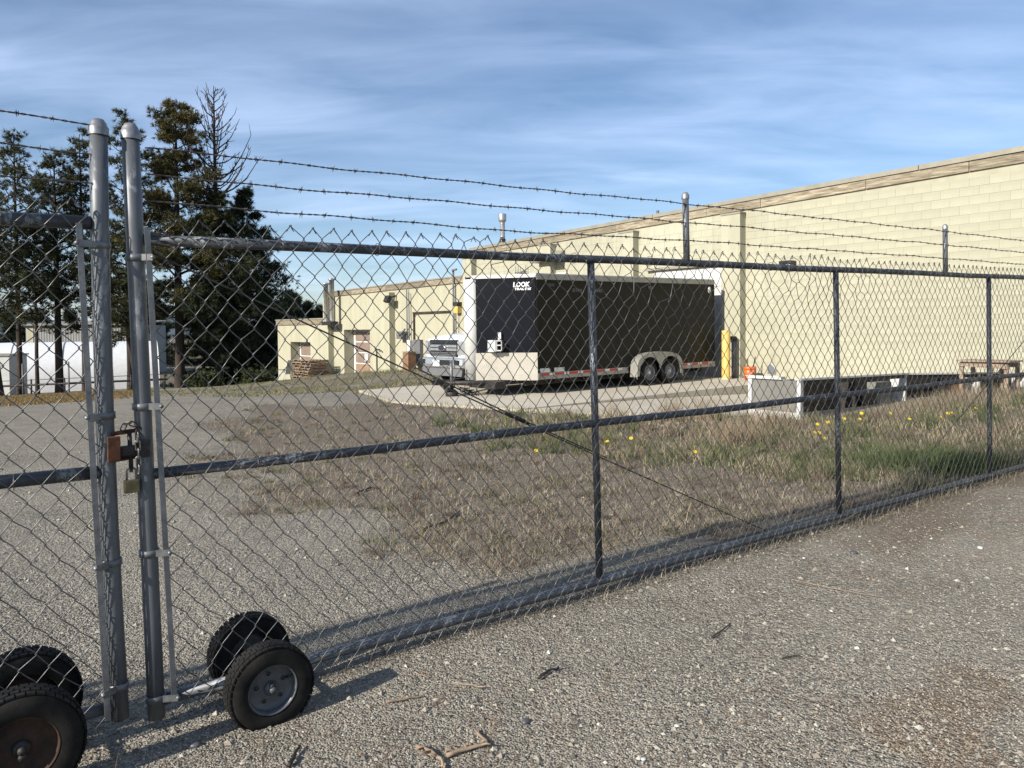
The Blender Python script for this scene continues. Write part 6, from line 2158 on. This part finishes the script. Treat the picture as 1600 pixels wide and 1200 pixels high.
def build_small():
    # dandelions
    st = MB().tube([(0, 0, 0), (0.004, 0.002, 0.5), (0, 0, 1.0)], [0.004, 0.003, 0.003], 5).mesh('stem')
    st.materials.append(worn('green_stem', (0.07, 0.10, 0.03), (0.10, 0.13, 0.05), 8, 0.8))
    hb = MB()
    for ring, (r, z, m) in enumerate(((0.030, 0.006, 12), (0.022, 0.012, 10), (0.012, 0.016, 7))):
        for k in range(m):
            q = 2 * pi * k / m + ring * 0.3
            hb.add([(0.002 * cos(q + 1.3), 0.002 * sin(q + 1.3), 0.002 + z * 0.3), (r * cos(q - 0.2), r * sin(q - 0.2), z), (r * cos(q + 0.2), r * sin(q + 0.2), z)], [(0, 1, 2)])
    hd = hb.mesh('flower_head'); hd.materials.append(plain('dandelion_yellow', (0.75, 0.56, 0.02), 0.7))
    pts = [(1273, 676), (1280, 676), (1288, 685), (1294, 660), (1277, 663), (1319, 654), (1346, 646), (1344, 655), (1421, 655), (1470, 652), (1481, 646), (1488, 645), (1525, 638), (986, 685), (1086, 706), (838, 704), (1392, 646), (949, 690)]
    labs = ['left one of the low pair of yellow dandelions left of the third upright', 'right one of the low pair of yellow dandelions left of the third upright', 'lowest yellow dandelion close beside the middle upright',
            'upper yellow dandelion of those just left of the middle upright', 'yellow dandelion above the low pair left of the middle upright', 'yellow dandelion just right of the middle upright',
            'higher of the two dandelions one above the other right of the upright', 'lower of the two dandelions one above the other right of the upright', 'single yellow dandelion midway between the two far uprights',
            'leftmost of the three dandelions in a row before the far upright', 'middle one of the three dandelions before the far upright', 'rightmost of the three dandelions before the far upright',
            'dandelion closest to the far upright and highest of all', 'yellow dandelion right of the nearest upright, under the middle rail', 'yellow dandelion in dead weeds midway between first two uprights',
            'dandelion left of the nearest upright beside the cable', 'dandelion behind the single one between the far uprights', 'dandelion closest to the nearest upright on its right']
    for i, (x, y) in enumerate(pts):
        hgt = random.uniform(0.12, 0.26)
        P = on_ground(x, y, hgt)
        for _ in range(3):
            zg = tz(P[0], P[1]); P = on_ground(x, y, zg + hgt)
        t = empty('dandelion', (P[0], P[1], tz(P[0], P[1])), random.uniform(0, 6), label=labs[i], cat='flower', group='dandelions among the weeds')
        o = link('stem', st, None, t); o.scale = (1, 1, hgt)
        o = link('flower_head', hd, None, t); o.location = (0, 0, hgt); o.rotation_euler = (random.uniform(0.3, 0.9) , random.uniform(-.4, .4), -t.rotation_euler[2]); o.scale = (0.85, 0.85, 0.85)
    # sticks
    def twig(px, r, label, mat, branch=0):
        P = np.array([on_ground(x, y) for x, y in px])
        o = P.mean(0)
        t = empty('twig', (o[0], o[1], tz(o[0], o[1])), 0, label=label, cat='twig', group='twigs fallen on the ground')
        L = P - o; 
        f = np.linspace(0, 1, 3 * len(L))
        Q = np.stack([np.interp(f, np.linspace(0, 1, len(L)), L[:, k]) for k in range(3)], -1)
        Q[:, 2] = r + 0.004 + 0.004 * np.abs(np.sin(f * 7 + px[0][0]))
        Q[:, :2] += np.random.default_rng(int(px[0][0])).normal(0, r * 0.22, (len(Q), 2))
        mb = MB(); mb.tube(Q, r * (1 - 0.4 * f), 7); mb.build('shaft', M[mat], t)
        for b in range(branch):
            i = 2 + b * 2
            if i >= len(Q): break
            d = np.array([random.uniform(-1, 1), random.uniform(-1, 1), 0.25]) * 0.05
            mb = MB(); mb.tube([Q[i], Q[i] + d * 0.6 + [0, 0, .004], Q[i] + d], [r * .6, r * .45, r * .25], 5); mb.build('side_shoot', M[mat], t)
    twig([(842, 1062), (856, 1052), (874, 1047)], 0.0075, 'short black curved stick on the open gravel', 'dark_steel')
    twig([(711, 1066), (735, 1069), (760, 1073)], 0.0045, 'pale bleached twig lying left of the black stick', 'wood')
    twig([(604, 1093), (640, 1086), (661, 1083)], 0.005, 'thin brown twig nearest the grey wheel', 'pallet', 1)
    twig([(648, 1048), (660, 1052), (670, 1056)], 0.003, 'tiny pale twig just below the gate shadow', 'wood')
    twig([(650, 1165), (672, 1172), (690, 1186), (694, 1198)], 0.008, 'broken tan root piece at the bottom edge', 'pallet', 3)
    twig([(698, 1180), (726, 1170), (765, 1162), (742, 1140)], 0.0085, 'forked tan root lying beside the broken root', 'pallet', 3)
    twig([(1112, 998), (1128, 988), (1142, 977)], 0.005, 'dark straight stick on the gravel right of the middle', 'bark')
    twig([(1242, 912), (1320, 928), (1380, 938)], 0.003, 'long thin pale straw stem across the gravel', 'wood')
    twig([(452, 1192), (460, 1176), (468, 1160)], 0.008, 'curved black stick at the bottom below the grey wheel', 'dark_steel')
    twig([(1222, 1032), (1250, 1028)], 0.004, 'small dark twig low in the gravel', 'bark')
    twig([(660, 830), (700, 815), (718, 800)], 0.012, 'dark gnarled branch in the dry grass behind the mesh', 'bark', 3)
    twig([(556, 774), (580, 764), (598, 768)], 0.010, 'dark clump of broken twigs left of the gnarled branch', 'bark', 2)
    twig([(1110, 996), (1122, 998)], 0.003, 'very short dark twig beside the straight stick', 'bark')
    # stones that stand out
    for i, (x, y, r, c, lab) in enumerate(((1333, 866, 0.022, 'rim_grey', 'rounded grey stone on the road side of the gate'), (1256, 874, 0.010, 'box_grey', 'small whitish stone left of the rounded grey stone'),
                                           (1531, 857, 0.018, 'box_grey', 'flat pale stone on the gravel at far right'), (1366, 908, 0.012, 'wood', 'angular pale stone in the needle litter'),
                                           (1058, 1136, 0.009, 'box_grey', 'round pale pebble low in the middle of the gravel'), (1006, 1186, 0.009, 'box_grey', 'oblong pale pebble at the bottom edge'),
                                           (822, 1124, 0.017, 'rim_grey', 'smooth bluish grey stone among the gravel'), (1104, 1116, 0.010, 'rim_grey', 'light grey stone right of the round pale pebble'),
                                           (1514, 789, 0.015, 'wood', 'long pale chip close to the gate at far right'), (304, 1148, 0.018, 'rim_grey', 'dull stone lying in the wheel shadow'))):
        P = on_ground(x, y); z = tz(P[0], P[1])
        bm = bmesh.new(); bmesh.ops.create_icosphere(bm, subdivisions=2, radius=r)
        for v in bm.verts:
            v.co *= 1 + 0.16 * sin(v.co.x * 90 + i) * cos(v.co.y * 110 + i)
            v.co.x *= 1.25; v.co.z = v.co.z * 0.65 + r * 0.35
        for f in bm.faces: f.smooth = True
        me = bpy.data.meshes.new('stone'); bm.to_mesh(me); bm.free()
        o = link('stone', me, M[c]); o.location = (P[0], P[1], z); o.rotation_euler[2] = i * 0.7
        tag(o, lab, 'stone', 'larger stones lying on the gravel')


build_small()
